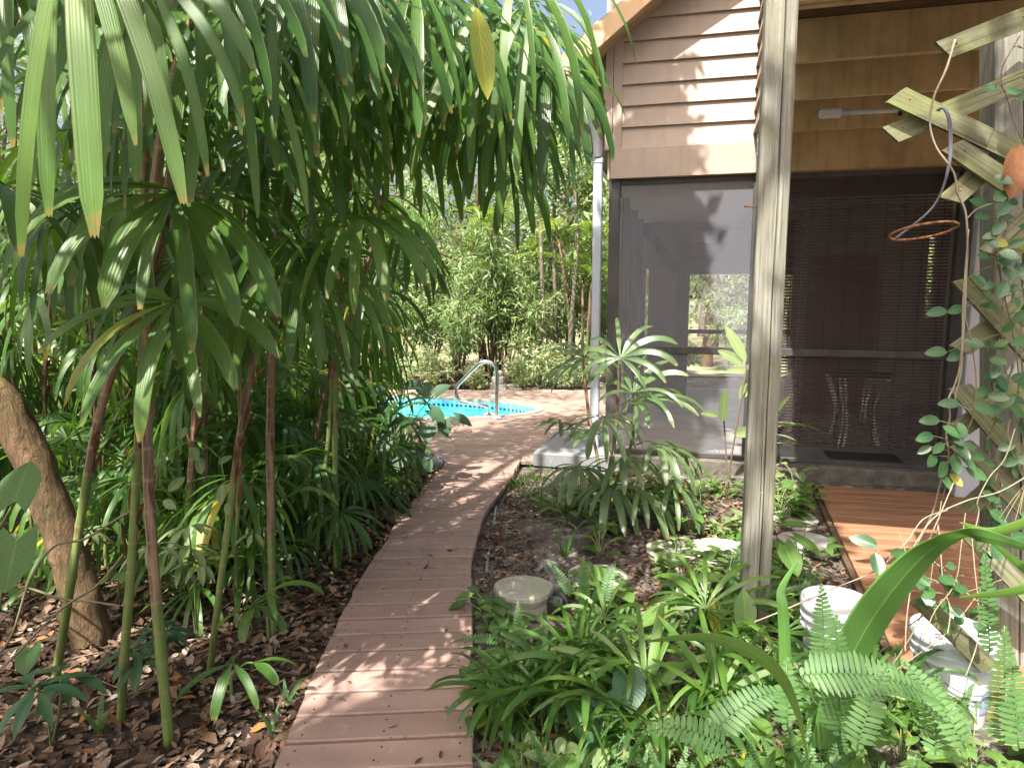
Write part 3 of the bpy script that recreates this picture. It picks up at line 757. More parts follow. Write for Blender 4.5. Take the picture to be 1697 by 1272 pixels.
# ---------------------------------------------------------------- posts, trellis, hanger
def post(name, base, top, w, label, lean_ax):
    t = thing(name, base, label, 'post'); m = MB(); dv = (top-base); L = dv.length; dz = dv.normalized()
    ax0 = (UU-dz*UU.dot(dz)).normalized(); ax1 = dz.cross(ax0)
    n = 40; prof = []
    b = .006; crack = .62
    # square section with a check (long crack) on its front
    sec = [(-w/2+b,-w/2),(w*(crack-.5)-.004,-w/2),(w*(crack-.5),-w/2+.012),(w*(crack-.5)+.003,-w/2-.002),(w/2-b,-w/2),(w/2,-w/2+b),(w/2,w/2-b),(w/2-b,w/2),(-w/2+b,w/2),(-w/2,w/2-b),(-w/2,-w/2+b)]
    vs = []; uvs = []; K = len(sec)
    for i in range(n+1):
        z = L*i/n
        for j, (x, y) in enumerate(sec):
            wob = .0016*noise.noise(Vector((j*3.1, z*6, 1))); wx = .006*noise.noise(Vector((z*2.2, 5, 2)))
            vs.append(base+dz*z+ax0*(x+wob+ (wx if 1 <= j <= 3 else 0))+ax1*(y+wob)); uvs.append(((x+y*.9)+3, z))
    fs = [(i*K+j, i*K+(j+1)%K, (i+1)*K+(j+1)%K, (i+1)*K+j) for i in range(n) for j in range(K)]
    fs.append(tuple(n*K+j for j in range(K)))
    m.add(vs, fs, uvs, .3); m.build('shaft', MAT['post'], t)
    return t, ax0, ax1
pb = G(1246, 1058, -.10); pt = D(1291, 71, pb.y-.02); pt = pb+(pt-pb)*1.16
post_a, _, _ = post('timber_post', pb, pt, .128, 'weathered grey square timber post rising out of the arrowhead leaves under the deck', 0)
# rusty nails sticking out of that post
m = MB(); q = D(1253, 343, pb.y-.07); m.tube([q, q+Vector((-.05,-.01,.001))], .004, 6); m.lathe(q+Vector((-.05,-.01,.001)), [(.007,0),(.007,.002)], 8, ax=(Vector((0,1,0)),ZZ,Vector((-1,0,0)))); m.build('nail', MAT['rust'], post_a)
PY = 2.88
rb = D(1668, 1000, PY); rb.z = -.10; rt = D(1674, 40, PY)
rb.x = D(1672, 1060, PY).x
post_b, _, _ = post('timber_post', rb, rt, .16, 'mossy timber post wrapped in creeper with lattice slats nailed to it', 0)
trellis = thing('lattice_trellis', Vector((rb.x, PY-.1, -.08)), 'broken lattice of mossy green diagonal slats nailed across the creeper covered post', 'trellis')
def slat(px0, py0, px1, py1, Y0, Y1, w=.076, cut=None, th=.018):
    a, b = D(px0, py0, Y0), D(px1, py1, Y1); dv = (b-a); L = dv.length; x = dv.normalized()
    nrm = Vector((0,-1,0)); nrm = (nrm-x*nrm.dot(x)).normalized(); y = nrm.cross(x)
    m = MB(); sh = w*.55*(cut if cut is not None else 0)
    n = 10; vs=[]; uvs=[]; off = random.random()*8
    for i in range(n+1):
        t = L*i/n
        for j, (q, r_) in enumerate(((-.5,-.5),(.5,-.5),(.5,.5),(-.5,.5))):
            k = sh*(q*2)*(1 if i == 0 else (1 if i == n else 1))
            vs.append(a+x*(t+k)+y*(q*w+.0015*noise.noise(Vector((t*9,j,off))))+nrm*(-r_*th)); uvs.append((q*w+r_*th+off, t+off))
    fs=[(i*4+j, i*4+(j+1)%4, (i+1)*4+(j+1)%4, (i+1)*4+j) for i in range(n) for j in range(4)]+[(3,2,1,0),tuple(n*4+j for j in range(4))]
    m.add(vs, fs, uvs, random.random()); o = m.build('slat', MAT['slat'], trellis)
    for t in (.05, L-.06):
        nm = MB(); nm.lathe(a+x*t+nrm*th*.5+y*w*.1, [(.005,0),(.004,.002)], 8, ax=(x, y, nrm)); nm.build('nail_head', MAT['rust'], o)
Yf, Yb = 2.66, 2.70
slat(1484, 158, 1712, 266, Yf, Yf, cut=.5)
slat(1474, 224, 1720, 123, Yb, Yb, cut=-.5)
slat(1577, 241, 1676, 308, Yf+.005, Yf+.005, cut=.5)
slat(1574, 332, 1690, 230, Yb, Yb, cut=-.6)
slat(1562, 84, 1720, 22, Yb, Yb, cut=-.5)
slat(1596, 462, 1720, 598, Yf, Yf, cut=.5)
slat(1590, 580, 1720, 486, Yb, Yb, cut=-.5)
slat(1590, 640, 1720, 795, Yf, Yf, cut=.5)
slat(1588, 712, 1720, 622, Yb, Yb, cut=-.5)
slat(1592, 735, 1730, 870, Yf-.02, Yf-.02, cut=.5)
slat(1524, 992, 1640, 1106, 2.30, 2.36, cut=.4, w=.066)
slat(1640, 420, 1720, 350, Yb, Yb, cut=-.5)
slat(1668, 640, 1730, 690, Yf+.02, Yf+.02, cut=.4)

slat(1600, 845, 1720, 742, Yb, Yb, cut=-.5)
slat(1606, 880, 1730, 1010, Yf, Yf, cut=.5)
slat(1640, 560, 1730, 470, Yb+.01, Yb+.01, cut=-.5)
hy = 2.55
hang = thing('wire_hanger', D(1556, 180, hy), 'rusty ring on a bent dark wire hung over the crossing lattice slats', 'plant hanger')
rc = D(1530, 383, hy-.02); rr = .107; tip_ = rc+Vector((-.5*rr, .866*rr, -.003-.019))
m = MB()
for o in (0, 3):
    m.tube(smoothpath([D(1552+o,184,hy), D(1562+o,179,hy-.01), D(1571+o,196,hy-.02), D(1574+o,235,hy-.02), D(1572+o*.6,272,hy-.02), D(1560,318,hy), D(1538,352,hy+.03), tip_+Vector((.0012*o,0,0))], 6), .004, 8)
m.build('wire', MAT['wire'], hang, smooth=True)
rc = D(1530, 383, hy-.02); rr = .107
m = MB(); m.tube([rc+Vector((rr*math.cos(a), rr*math.sin(a), .006*math.cos(a)-.022*math.sin(a))) for a in [2*math.pi*k/48 for k in range(49)]], .0045, 8, cap=False); m.build('ring', MAT['rust'], hang, smooth=True)

# ---------------------------------------------------------------- pool things
hr = G(823, 692, 0.0)
rail = thing('pool_handrail', hr, 'bent shiny steel handrail standing on the deck at the pool edge', 'handrail')
Yh = hr.y
foot2 = G(811, 686, 0); 
m = MB(); pts = [D(823,692,Yh), D(823,660,Yh), D(823.5,620,Yh), D(821,607,Yh), D(812,600,Yh), D(799,600,Yh), D(790,606,Yh+.02), D(772,624,Yh+.06), D(758,639,Yh+.10), D(756,648,Yh+.1), D(757,657,Yh+.1), D(763,664,Yh+.1), D(780,668,Yh+.1), D(800,671,Yh+.12), D(808,675,Yh+.15), foot2]
m.tube(smoothpath(pts, 4), .024, 12); m.build('bent_tube', MAT['chrome'], rail, smooth=True)
for p in (hr, foot2):
    m = MB(); m.lathe((p.x, p.y, -.012), [(.07,0),(.07,.012),(.05,.022),(.03,.03)], 20); m.build('escutcheon', MAT['white'], rail, smooth=True)
pc = D(826, 652, 11.45); pc.z = GZ
m = MB(); m.box(pc+ZZ*.07, .28, .24, .18, None, .4, bev=.01); m.box(pc+ZZ*.22, .22, .18, .14, None, .5, bev=.03); m.box(pc+ZZ*.33, .16, .14, .10, None, .5, bev=.03)
tag(m.build('stone_pedestal', MAT['concrete'], origin=pc), 'small stepped pale stone pedestal beyond the pool', 'pedestal')

# ---------------------------------------------------------------- stones, buckets, lamp, log, pipe
def blob(c, sx, sy, sz, seed, sub=3):
    import bmesh
    bm = bmesh.new(); bmesh.ops.create_icosphere(bm, subdivisions=sub, radius=1.0); vs=[]
    for v in bm.verts:
        p = v.co.copy(); k = 1+.22*noise.noise(p*1.3+Vector((seed,0,0)))+.10*noise.noise(p*3.1+Vector((0,seed,0)))
        p *= k; vs.append(Vector((p.x*sx, p.y*sy, p.z*sz))+Vector(c))
    fs = [tuple(v.index for v in f.verts) for f in bm.faces]; bm.free(); return vs, fs
m = MB(); rc_ = G(705, 772, GZ); m.add(*blob(rc_+ZZ*.03, .19, .13, .10, 4.2)); tag(m.build('rock', MAT['rock'], smooth=True, origin=rc_), 'flat topped grey rock between the thicket foot and the boardwalk', 'rock')
def stump(px, py, r, h, label, mat='limestone'):
    p = G(px, py, GZ+h); p.z = gheight(p.x, p.y)-.02; h = h+.02
    m = MB(); m.lathe(p, [(r*.93,0),(r*.97,h*.3),(r*.94,h*.6),(r,h*.85),(r*.97,h*.96),(r*.9,h),(r*.5,h+.004),(.01,h+.003)], 48, wob=.03)
    tag(m.build('stepping_stone', MAT[mat], smooth=False, origin=p), label, 'stepping stone', 'round stepping stones in the planting bed'); return p
stump(868, 973, .155, .13, 'round pale stepping stone block closest to the boardwalk edge beside the black spotlight')
stump(990, 952, .17, .10, 'thick round stepping stone half hidden by the upright sword fern')
stump(1316, 853, .165, .05, 'flat oval stepping stone just past the grey timber post towards the porch')
stump(1335, 893, .165, .06, 'mossy flat stepping stone in front of the oval stone by the walkway corner', 'concrete')
stump(1190, 920, .20, .03, 'wide sunlit flat stone lying between the lady palm clump and the timber post')
stump(1115, 925, .17, .03, 'pale flat stone under the drooping leaf tips of the lady palm clump')
stump(1165, 985, .15, .03, 'small sunny flat stone behind the arrowhead leaves at the post foot')

def bucket(px, py, Y, r, h, label, tilt):
    p = D(px, py, Y); p.z = GZ-.01
    t = thing('plastic_bucket', p, label, 'bucket', 'white plastic buckets by the walkway')
    ax = (Vector((1,0,0)), Vector((0,1,tilt)).normalized(), Vector((0,-tilt,1)).normalized())
    m = MB(); m.lathe(p, [(r*.80,0),(r*.93,h*.70),(r*.94,h*.72),(r*1.02,h*.725),(r*1.02,h*.74),(r*.945,h*.75),(r*.96,h*.83),(r*1.03,h*.835),(r*1.03,h*.85),(r*.965,h*.86),(r*.98,h*.95)], 40, ax=ax); m.build('body', MAT['plastic'], t, smooth=False)
    m = MB(); m.lathe(p+ax[2]*(h*.95), [(r*1.05,0),(r*1.06,.012),(r*1.04,.028),(r*.99,.028),(r*.95,.008),(r*.60,.005),(r*.58,.009),(r*.54,.005),(r*.1,.004)], 40, ax=ax); lid = m.build('lid', MAT['plastic'], t, smooth=False)
    m = MB(); m.tube([p+ax[2]*h*.8+ax[0]*(r*1.02*math.cos(a))+ax[1]*(r*1.02*math.sin(a))-ax[2]*(.11*math.sin(math.pi*(a-R(185))/R(170))) for a in [R(185+170*k/20) for k in range(21)]], .0025, 6); m.build('handle', MAT['wire'], t, smooth=True)
    return t, p, ax
bucket(1386, 1000, 2.72, .138, .37, 'white lidded bucket among the sword ferns by the timber post', .03)
tb, p2_, ax2_ = bucket(1588, 1000, 2.52, .146, .335, 'white lidded bucket behind the fallen mossy slat under the vines', -.02)
m = MB(); vs=[]; uvs=[]
for k in range(9):
    a = R(-75+6*k); 
    for zz in (.07, .16): vs.append(p2_+Vector((math.cos(a), math.sin(a), 0))*(.146*(.80+.185*zz/.335)+.0035)+ZZ*zz)
m.add(vs, [(2*i,2*i+2,2*i+3,2*i+1) for i in range(8)]); m.build('sticker', MAT['bluelabel'], tb)

sp = G(915, 1020, GZ)
spot = thing('garden_spotlight', sp, 'small black garden spotlight tilted up beside the round stepping stone', 'lamp')
ax_ = Vector((.35,-.45,.82)).normalized(); bx = ax_.orthogonal().normalized(); by = ax_.cross(bx)
m = MB(); m.lathe(sp+ZZ*.03-ax_*.02, [(.012,0),(.035,.012),(.045,.04),(.048,.10),(.046,.118),(.040,.118),(.038,.100)], 24, ax=(bx,by,ax_)); m.build('housing', MAT['black'], spot, smooth=True)
m = MB(); m.lathe(sp+ZZ*.03-ax_*.02+ax_*.100, [(.039,0),(.02,.003),(.001,.004)], 24, ax=(bx,by,ax_)); m.build('lens', MAT['glass'], spot, smooth=True)
m = MB(); m.tube([sp-ZZ*.06, sp+ZZ*.035], .012, 8); m.build('spike', MAT['black'], spot)

lg0, lg1 = G(638, 846, GZ+.05), G(668, 866, GZ+.035)
m = MB(); dv = (lg1-lg0).normalized(); sd = dv.cross(ZZ).normalized(); up = sd.cross(dv); vs=[]; uvs=[]; L=(lg1-lg0).length+.10
n=14
for i in range(7):
    for k in range(n):
        a=2*math.pi*k/n; r=.055*(1+.15*noise.noise(Vector((a*2,i*.4,3))))*(1 if math.sin(a)<.55 else .72)
        vs.append(lg0-dv*.02+dv*(L*i/6)+sd*math.cos(a)*r+up*math.sin(a)*r*.9); uvs.append((a*.06, L*i/6))
m.add(vs, [(i*n+k,i*n+(k+1)%n,(i+1)*n+(k+1)%n,(i+1)*n+k) for i in range(6) for k in range(n)]+[tuple(range(n-1,-1,-1)), tuple(6*n+k for k in range(n))], uvs)
tag(m.build('split_log', MAT['log'], origin=(lg0+lg1)/2), 'short split log lying against the boardwalk edge on the leaf litter', 'log')
m = MB(); m.tube(smoothpath([G(822,838,GZ+.0), G(819,862,GZ+.012), G(815,890,GZ-.002), G(809,920,GZ+.008), G(806,948,GZ-.01)], 5), .009, 8)
tag(m.build('edging_pipe', MAT['rock'], smooth=True, origin=G(812,890,GZ)), 'thin grey pipe lying along the boardwalk edge by the bed', 'pipe')
# ---------------------------------------------------------------- leaves and plants
random.seed(5)
def ribbon(m, p, d, n, L, W, N=9, droop=1.0, prof=None, pleat=.10, K=5, tone=.5, tip=.35, twist=0.0):
    """a strap leaflet: starts at p along d with upper side n, bends down with gravity"""
    d = d.normalized(); w = d.cross(n).normalized(); n = w.cross(d); ds = L/N
    vs=[]; uvs=[]
    for i in range(N+1):
        t = i/N
        if prof: ww = prof(t)*W
        else:
            a = min(1, t/.38); ww = W*(.16+.84*a*a*(3-2*a))*(1-.22*max(0,(t-.5)/.5))
            if t > .86: ww *= 1-(1-tip)*((t-.86)/.14)**1.3
        for j in range(K):
            q = j/(K-1)-.5; h = pleat*ww*(1 if j % 2 == 0 else 0)*(1 if j in (0,K-1) else .7)
            back = 0
            if i == N: back = -(.02 if j % 2 else 0)*W*8
            vs.append(p+w*(q*ww)+n*h+d*back); uvs.append((j/(K-1), t))
        g = droop*(.35+1.3*t)*ds/ max(L,.01)
        d = (d+Vector((0,0,-g))).normalized()
        w2 = d.cross(n)
        w = (w2 if w2.length > 1e-4 else w).normalized()
        if twist: w = (w+n*twist*ds).normalized()
        n = w.cross(d).normalized(); p = p+d*ds
    fs=[(i*K+j, i*K+j+1, (i+1)*K+j+1, (i+1)*K+j) for i in range(N) for j in range(K-1)]
    m.add(vs, fs, uvs, tone); return p
def fan(m, hub, a, up, nseg, L, W, spread, droop, rng, tone=None, cup=.25, N=9):
    """palmate blade: segments spread round the hub about the axis a"""
    a = a.normalized(); s = a.cross(up)
    s = s.normalized() if s.length > 1e-3 else a.orthogonal().normalized(); n = s.cross(a).normalized()
    for k in range(nseg):
        th = -spread+2*spread*k/max(1, nseg-1) if nseg > 1 else 0
        th += rng.uniform(-.06,.06)
        d = a*math.cos(th)+s*math.sin(th)+n*(cup*(1-abs(math.cos(th)))+rng.uniform(-.05,.08))
        nn = (n - a*.15).normalized()
        l = L*(.80+.20*math.cos(th*.9))*rng.uniform(.78,1.1)
        ribbon(m, hub, d, nn, l, W*rng.uniform(.62,1.2)*(.85 if abs(th) > spread*.75 else 1), N, droop*rng.uniform(.75,1.3), tone=(tone if tone is not None else rng.random()), pleat=rng.uniform(.07,.13), tip=rng.uniform(.12,.45), twist=rng.uniform(-.9,.9))
def frond(m, p0, az, el, pet, nseg, L, W, spread, droop, rng, curve=.6, tone=None):
    """petiole from p0 and the blade at its end; returns the hub"""
    d = Vector((math.cos(az)*math.cos(el), math.sin(az)*math.cos(el), math.sin(el))); pts=[Vector(p0)]; n=6
    for i in range(n):
        d = (d+Vector((0,0,-curve/n))).normalized(); pts.append(pts[-1]+d*pet/n)
    m.tube(pts, [.006-.0028*i/n for i in range(n+1)], 5, tone=.4)
    up = Vector((0,0,1)); 
    fan(m, pts[-1], d, up, nseg, L, W, spread, droop, rng, tone); return pts[-1]

# frond meshes shared by the copies: three attitudes, several each
PROTO = {'up': [], 'mid': [], 'hang': []}
rng = random.Random(3)
for kind, el, droop, curve in (('up', 62, 1.3, .45), ('mid', 30, 1.9, .7), ('hang', 5, 3.2, 1.0)):
    for i in range(6):
        m = MB(); frond(m, (0,0,0), 0, R(el+rng.uniform(-8,8)), rng.uniform(.22,.36), rng.randint(8,11), rng.uniform(.40,.54), .036, R(rng.uniform(80,110)), droop*rng.uniform(.8,1.2), rng, curve)
        o = m.build('frond', MAT['palm'], smooth=True); PROTO[kind].append(o.data); bpy.data.objects.remove(o)
for kind in list(PROTO):                       # the same in the lighter leaf green
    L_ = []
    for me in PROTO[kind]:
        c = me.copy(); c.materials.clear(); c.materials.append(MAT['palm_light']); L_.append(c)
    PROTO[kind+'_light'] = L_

def cane_mesh(m, pts, r, rng, ringed=.11):
    P = smoothpath(pts, 14); n = len(P); L = 0; rads = []
    for i, p in enumerate(P):
        if i: L += (p-P[i-1]).length
        f = (L % ringed)/ringed
        rads.append(r*(1+.16*max(0, 1-abs(f-.04)/.10))*(1-.15*i/n)*(1+.05*noise.noise(p*9)))
    m.tube(P, rads, 9, uvl=None)
    return P
def palm(base, pts, r, nf, rng, label, group=None, name='lady_palm', light=.25, frac=(.55,1.0), scale=1.0, fibre=True, kinds=None):
    base = Vector(base); t = thing(name, base, label, 'palm', group)
    m = MB(); P = cane_mesh(m, [base]+[Vector(q) for q in pts], r, rng); nb = len(m.f)
    n = len(P)
    if fibre:                                   # loose brown leaf bases round the upper cane
        for k in range(int(10+8*rng.random())):
            i = int(n*rng.uniform(.3,.97)); i = min(i, n-2); d = (P[i+1]-P[i]).normalized(); o = d.orthogonal().normalized(); o = Matrix.Rotation(rng.uniform(0,6.28), 3, d) @ o
            ribbon(m, P[i]+o*r*.8, (d*1.0+o*rng.uniform(.1,.35)), o, rng.uniform(.06,.16), .022, 3, rng.uniform(0,1), tone=rng.random(), K=3)
        m.mi[nb:] = [1]*(len(m.f)-nb)
    m.build('cane', [MAT['cane'], MAT['fibre']], t, smooth=True)
    ga = rng.uniform(0,6.28)
    for k in range(nf):
        f = frac[0]+(frac[1]-frac[0])*(k/max(1,nf-1)); i = min(n-1, int(f*(n-1)))
        kind = 'up' if f > .93 else ('mid' if f > .80 else 'hang')
        if kinds: kind = kinds[k % len(kinds)]
        if rng.random() < light: kind += '_light'
        ga += 2.39996+rng.uniform(-.3,.3)
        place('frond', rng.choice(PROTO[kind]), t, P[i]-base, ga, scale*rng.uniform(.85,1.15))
    return t, P
def hero(t, specs, rng, mat='palm', name='frond'):
    """fronds modelled one by one: hub as (px, py, depth), axis as (azimuth, elevation) in degrees"""
    for (px, py, Y, az, el, nseg, L, W, spread, droop, pet) in specs:
        m = MB(); hub = D(px, py, Y); a = Vector((math.cos(R(az))*math.cos(R(el)), math.sin(R(az))*math.cos(R(el)), math.sin(R(el))))
        pts = smoothpath([hub-a*pet-ZZ*pet*.25, hub-a*pet*.5+ZZ*pet*.03, hub], 5)
        m.tube(pts, .0042, 6, tone=.4)
        up = ZZ if abs(el) < 75 else Vector((0,-1,0))
        fan(m, hub, a, up, nseg, L, W, R(spread), droop, rng); m.build(name, MAT[mat], t, smooth=True)
rg = random.Random(21)
GRP = 'canes of the lady palm thicket'
# --- canes standing at the edge of the thicket, one by one
t, P = palm(G(92,1128,GZ), [D(112,1000,2.62), D(131,880,2.62), D(158,720,2.6), D(185,620,2.58), D(232,500,2.5), D(268,400,2.45), D(285,250,2.4), D(290,60,2.4)], .0175, 5, rg, 'leaning palm cane, green below and brown fibred above, in front of the slanting tree trunk', GRP, frac=(.85,1.0))
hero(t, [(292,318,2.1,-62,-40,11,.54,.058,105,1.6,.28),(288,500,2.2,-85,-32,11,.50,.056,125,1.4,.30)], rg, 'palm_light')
t, P = palm(G(200,1196,GZ), [D(207,1080,2.36), D(216,960,2.36), D(226,800,2.36), D(234,640,2.36), D(240,480,2.36), D(238,200,2.34), D(230,-40,2.3)], .016, 6, rg, 'upright reddish brown palm cane beside the slanting tree trunk, green near the soil', GRP, frac=(.8,1.0))
t, P = palm(G(348,1108,GZ), [D(360,1010,2.72), D(374,900,2.72), D(392,760,2.74), D(412,640,2.76), D(440,520,2.8), D(470,400,2.84), D(492,220,2.9), D(500,30,2.95)], .0145, 6, rg, 'pale green ringed palm cane bending away over the leaf litter', GRP, frac=(.8,1.0))
hero(t, [(478,396,2.6,-40,-60,7,.42,.05,80,1.6,.25)], rg, 'palm')
t, P = palm(G(302,985,GZ), [D(308,900,3.45), D(316,780,3.45), D(322,690,3.45), D(330,420,3.45), D(345,180,3.4)], .017, 6, rg, 'dark brown palm cane half hidden behind the drooping seedling leaves', GRP, frac=(.7,1.0))
t, P = palm(G(395,1010,GZ), [D(392,900,3.2), D(398,760,3.2), D(398,600,3.2), D(405,300,3.2)], .010, 5, rg, 'thin straight green palm cane behind the pale ringed one', GRP, frac=(.75,1.0))
t, P = palm(G(522,935,GZ), [D(532,830,3.9), D(545,720,3.9), D(556,600,3.9), D(600,470,3.9), D(640,300,3.8), D(660,100,3.7)], .014, 6, rg, 'slender brown palm cane rising from the litter next to the split log', GRP, frac=(.72,1.0))
t, P = palm(G(505,905,GZ), [D(520,800,4.3), D(528,700,4.3), D(560,560,4.3), D(585,440,4.2), D(650,250,4.0)], .013, 6, rg, 'leaning green and brown palm cane crossing behind the slender brown one', GRP, frac=(.7,1.0))
# --- palms whose crowns hang in from above
t, P = palm((-1.32,1.02,GZ), [(-1.28,1.02,1.0),(-1.15,1.0,1.9),(-.95,.98,2.35)], .019, 3, rg, 'palm cane just beside the camera whose long pale leaflets hang down close by', GRP, frac=(.9,1.0))
hero(t, [(122,-190,.80,-60,-75,3,.46,.030,22,1.2,.3),(95,-220,.95,-90,-75,3,.46,.034,25,1.2,.3)], rg, 'palm_light')
t, P = palm((-1.5,1.75,GZ), [(-1.45,1.75,1.0),(-1.3,1.75,2.0),(-1.0,1.75,2.75)], .020, 5, rg, 'tall palm cane with wide yellow tipped fronds arching over the near thicket', GRP, frac=(.85,1.0))
hero(t, [(230,-60,1.55,-85,-70,9,.50,.036,70,2.0,.35),(330,-110,1.7,-75,-60,9,.52,.036,75,2.0,.35),(440,-120,1.85,-70,-55,9,.52,.038,80,2.2,.4),(20,-100,1.7,-100,-60,9,.5,.036,80,2.2,.3),(5,305,2.2,-20,-20,9,.42,.05,105,1.3,.3)], rg, 'palm')
t, P = palm((-1.25,2.3,GZ), [(-1.25,2.3,1.1),(-1.1,2.3,2.2),(-.7,2.35,3.0)], .019, 4, rg, 'tall palm cane bowing over the boardwalk with blue green drooping leaflets', GRP, frac=(.88,1.0))
hero(t, [(520,-70,2.1,-65,-55,8,.54,.040,80,2.0,.4),(600,-60,2.25,-55,-50,8,.56,.040,85,2.1,.4),(560,-30,2.4,-80,-55,9,.56,.040,90,2.1,.4),(380,10,2.5,-90,-60,8,.5,.040,80,2.1,.4),(690,-40,2.3,-60,-50,8,.56,.040,80,2.1,.4)], rg, 'palm')
t, P = palm((-1.15,3.1,GZ), [(-1.1,3.1,1.2),(-.95,3.1,2.3),(-.5,3.1,3.15)], .019, 4, rg, 'tallest palm cane of the thicket edge, its crown spread above the boardwalk', GRP, frac=(.88,1.0))
hero(t, [(660,20,2.9,-70,-60,9,.58,.040,95,2.3,.4),(740,-10,3.0,-60,-55,9,.62,.040,95,2.3,.45),(790,40,3.1,-70,-60,9,.62,.040,90,2.3,.45),(850,20,2.9,-60,-50,9,.60,.040,95,2.3,.5),(760,120,3.4,-80,-60,9,.58,.05,95,2.2,.4),(850,140,3.5,-60,-60,9,.55,.05,95,2.2,.4)], rg, 'palm')
t, P = palm((-1.05,3.9,GZ), [(-1.0,3.9,1.3),(-.8,3.8,2.5),(-.2,3.5,3.3)], .018, 3, rg, 'far reaching palm cane with one broad fan hanging before the house corner', GRP, frac=(.9,1.0))
hero(t, [(912,112,3.0,-75,-35,11,.62,.05,110,2.6,.5),(900,40,3.2,-60,-35,10,.55,.05,100,2.4,.5),(852,290,3.6,-70,-45,8,.42,.045,95,2.4,.4)], rg, 'palm')
OVER = [o for o in col.objects if o.name.startswith('lady_palm') and o.parent is None and ('tall' in o['label'] or 'far reaching' in o['label'])]
ro = random.Random(40)
def curtain(n, x0, x1, y0, y1, Y0, Y1, L0, L1, W, mats, el=(-75,-40), az=(-125,-45)):
    for k in range(n):
        px = x0+(x1-x0)*(k+.5)/n+ro.uniform(-20,20); py = ro.uniform(y0, y1); Y = ro.uniform(Y0, Y1)
        q = D(px, py, Y); t = min(OVER, key=lambda o: abs(o.location.y-Y))
        hero(t, [(px, py, Y, ro.uniform(*az), ro.uniform(*el), ro.randint(7,10), ro.uniform(L0,L1), W*ro.uniform(.85,1.1), ro.uniform(65,105), ro.uniform(1.8,2.6), .4)], ro, ro.choice(mats))
curtain(12, 130, 560, -110, 40, 1.9, 2.6, .50, .62, .034, ['palm','palm','palm_light'])
curtain(18, 470, 900, -90, 60, 2.5, 3.3, .58, .74, .038, ['palm','palm','palm_light'])
curtain(13, 520, 890, 70, 190, 3.0, 3.9, .54, .70, .042, ['palm','palm_light'])
curtain(16, 0, 600, 110, 340, 2.5, 3.6, .46, .60, .040, ['palm','palm_light'])
curtain(9, 90, 620, 300, 470, 2.35, 3.0, .44, .58, .046, ['palm_light','palm','palm_light'], el=(-55,-15))
curtain(12, 20, 680, 330, 520, 3.0, 4.4, .42, .56, .044, ['palm','palm','palm_light'], el=(-60,5))
# --- the thicket behind
TH = 'fan leaved palm cane crowded in the deep shade of the thicket'
k = 0
while k < 74:
    y = rg.uniform(2.6, 8.6); x = rg.uniform(-4.6, -1.05-.05*max(0, y-5))
    if x > edge(PL, min(y,6.4))-.42: continue
    if y > 6.3 and x > -1.5: continue
    if inside_pool(x, y, .35): continue
    if (Vector((x,y))-Vector((-1.9,2.93))).length < .3: continue
    if y < 3.6: continue
    h = rg.uniform(.8, 3.4) if rg.random() < .8 else rg.uniform(.4,.9)
    lowf = .22 if y > 4.2 else .55
    if y < 4.2: h = max(h, 1.3)
    lx, ly = rg.uniform(-.1,.45), rg.uniform(-.3,.2)
    b = Vector((x,y,GZ-.02))
    palm(b, [b+Vector((lx*.1,ly*.1,h*.33)), b+Vector((lx*.4,ly*.4,h*.68)), b+Vector((lx,ly,h))], rg.uniform(.010,.019), rg.randint(9,14), rg, TH, GRP, light=.22, frac=(lowf,1.0), scale=rg.uniform(.85,1.2), fibre=(y < 5), kinds=None)
    k += 1
for x, y, h in ((-1.15,.45,2.9),(-1.75,.75,3.1),(-1.7,-.6,3.0)):      # unseen thicket palms beside the camera, added to dapple the path
    b = Vector((x,y,GZ-.02)); palm(b, [b+Vector((.03,0,h*.33)), b+Vector((.1,.02,h*.68)), b+Vector((.2,.05,h))], .016, 9, rg, TH, GRP, light=.2, frac=(.6,1.0), fibre=False)
# low shoots at the thicket foot
TH2 = 'short young palm shoot low in the leaf litter under the thicket'
for px, py in ((470,790),(430,850),(520,800),(600,790),(640,760),(390,930),(300,850)):
    b = G(px, py+60, GZ); h = rg.uniform(.12,.35)
    palm(b, [b+ZZ*h*.5, b+Vector((.03,0,h))], .009, rg.randint(3,5), rg, TH2, 'young palm shoots under the thicket', light=.3, frac=(.6,1.0), scale=rg.uniform(.8,1.0), fibre=False, kinds=['up','mid','mid'])
for px, py, h, n in ((345,905,.55,7),(420,890,.7,8),(470,860,.6,8),(405,850,.9,8),(505,840,.7,7),(250,900,.7,7),(560,800,.6,7),(600,770,.5,6),(330,860,1.0,9),(180,880,.8,8),(60,880,.9,8),(530,790,1.0,9),(450,810,1.1,9)):
    b = G(px, py+70, GZ); palm(b, [b+ZZ*h*.5, b+Vector((.05,-.03,h))], .009, n, rg, 'bushy half grown palm with dark fans at knee height in the thicket', 'half grown palms inside the thicket', light=.12, frac=(.3,1.0), scale=rg.uniform(.85,1.05), fibre=False, kinds=['hang','mid','hang','mid','up'])
b = G(560, 935, GZ)
t, P = palm(b, [b+ZZ*.1, b+ZZ*.22], .007, 0, rg, 'single small palm seedling with one folded fan leaf at the boardwalk edge', None, fibre=False)
hero(t, [(563,848,3.75,-60,-25,7,.30,.04,100,1.4,.12)], rg, 'palm')
b = G(445, 1060, GZ)
t, P = palm(b, [b+ZZ*.05, b+ZZ*.12], .008, 0, rg, 'young palm with shiny strap leaves at the litter edge of the boardwalk', None, fibre=False)
hero(t, [(420,1005,2.75,-30,15,5,.27,.05,95,1.3,.1),(440,985,2.75,10,35,3,.25,.045,60,1.5,.1)], rg, 'palm_light')
b = G(385, 1165, GZ)
t, P = palm(b, [b+ZZ*.05, b+ZZ*.12], .007, 0, rg, 'tiny palm seedling with two wide blades pointing down near the picture base', None, fibre=False)
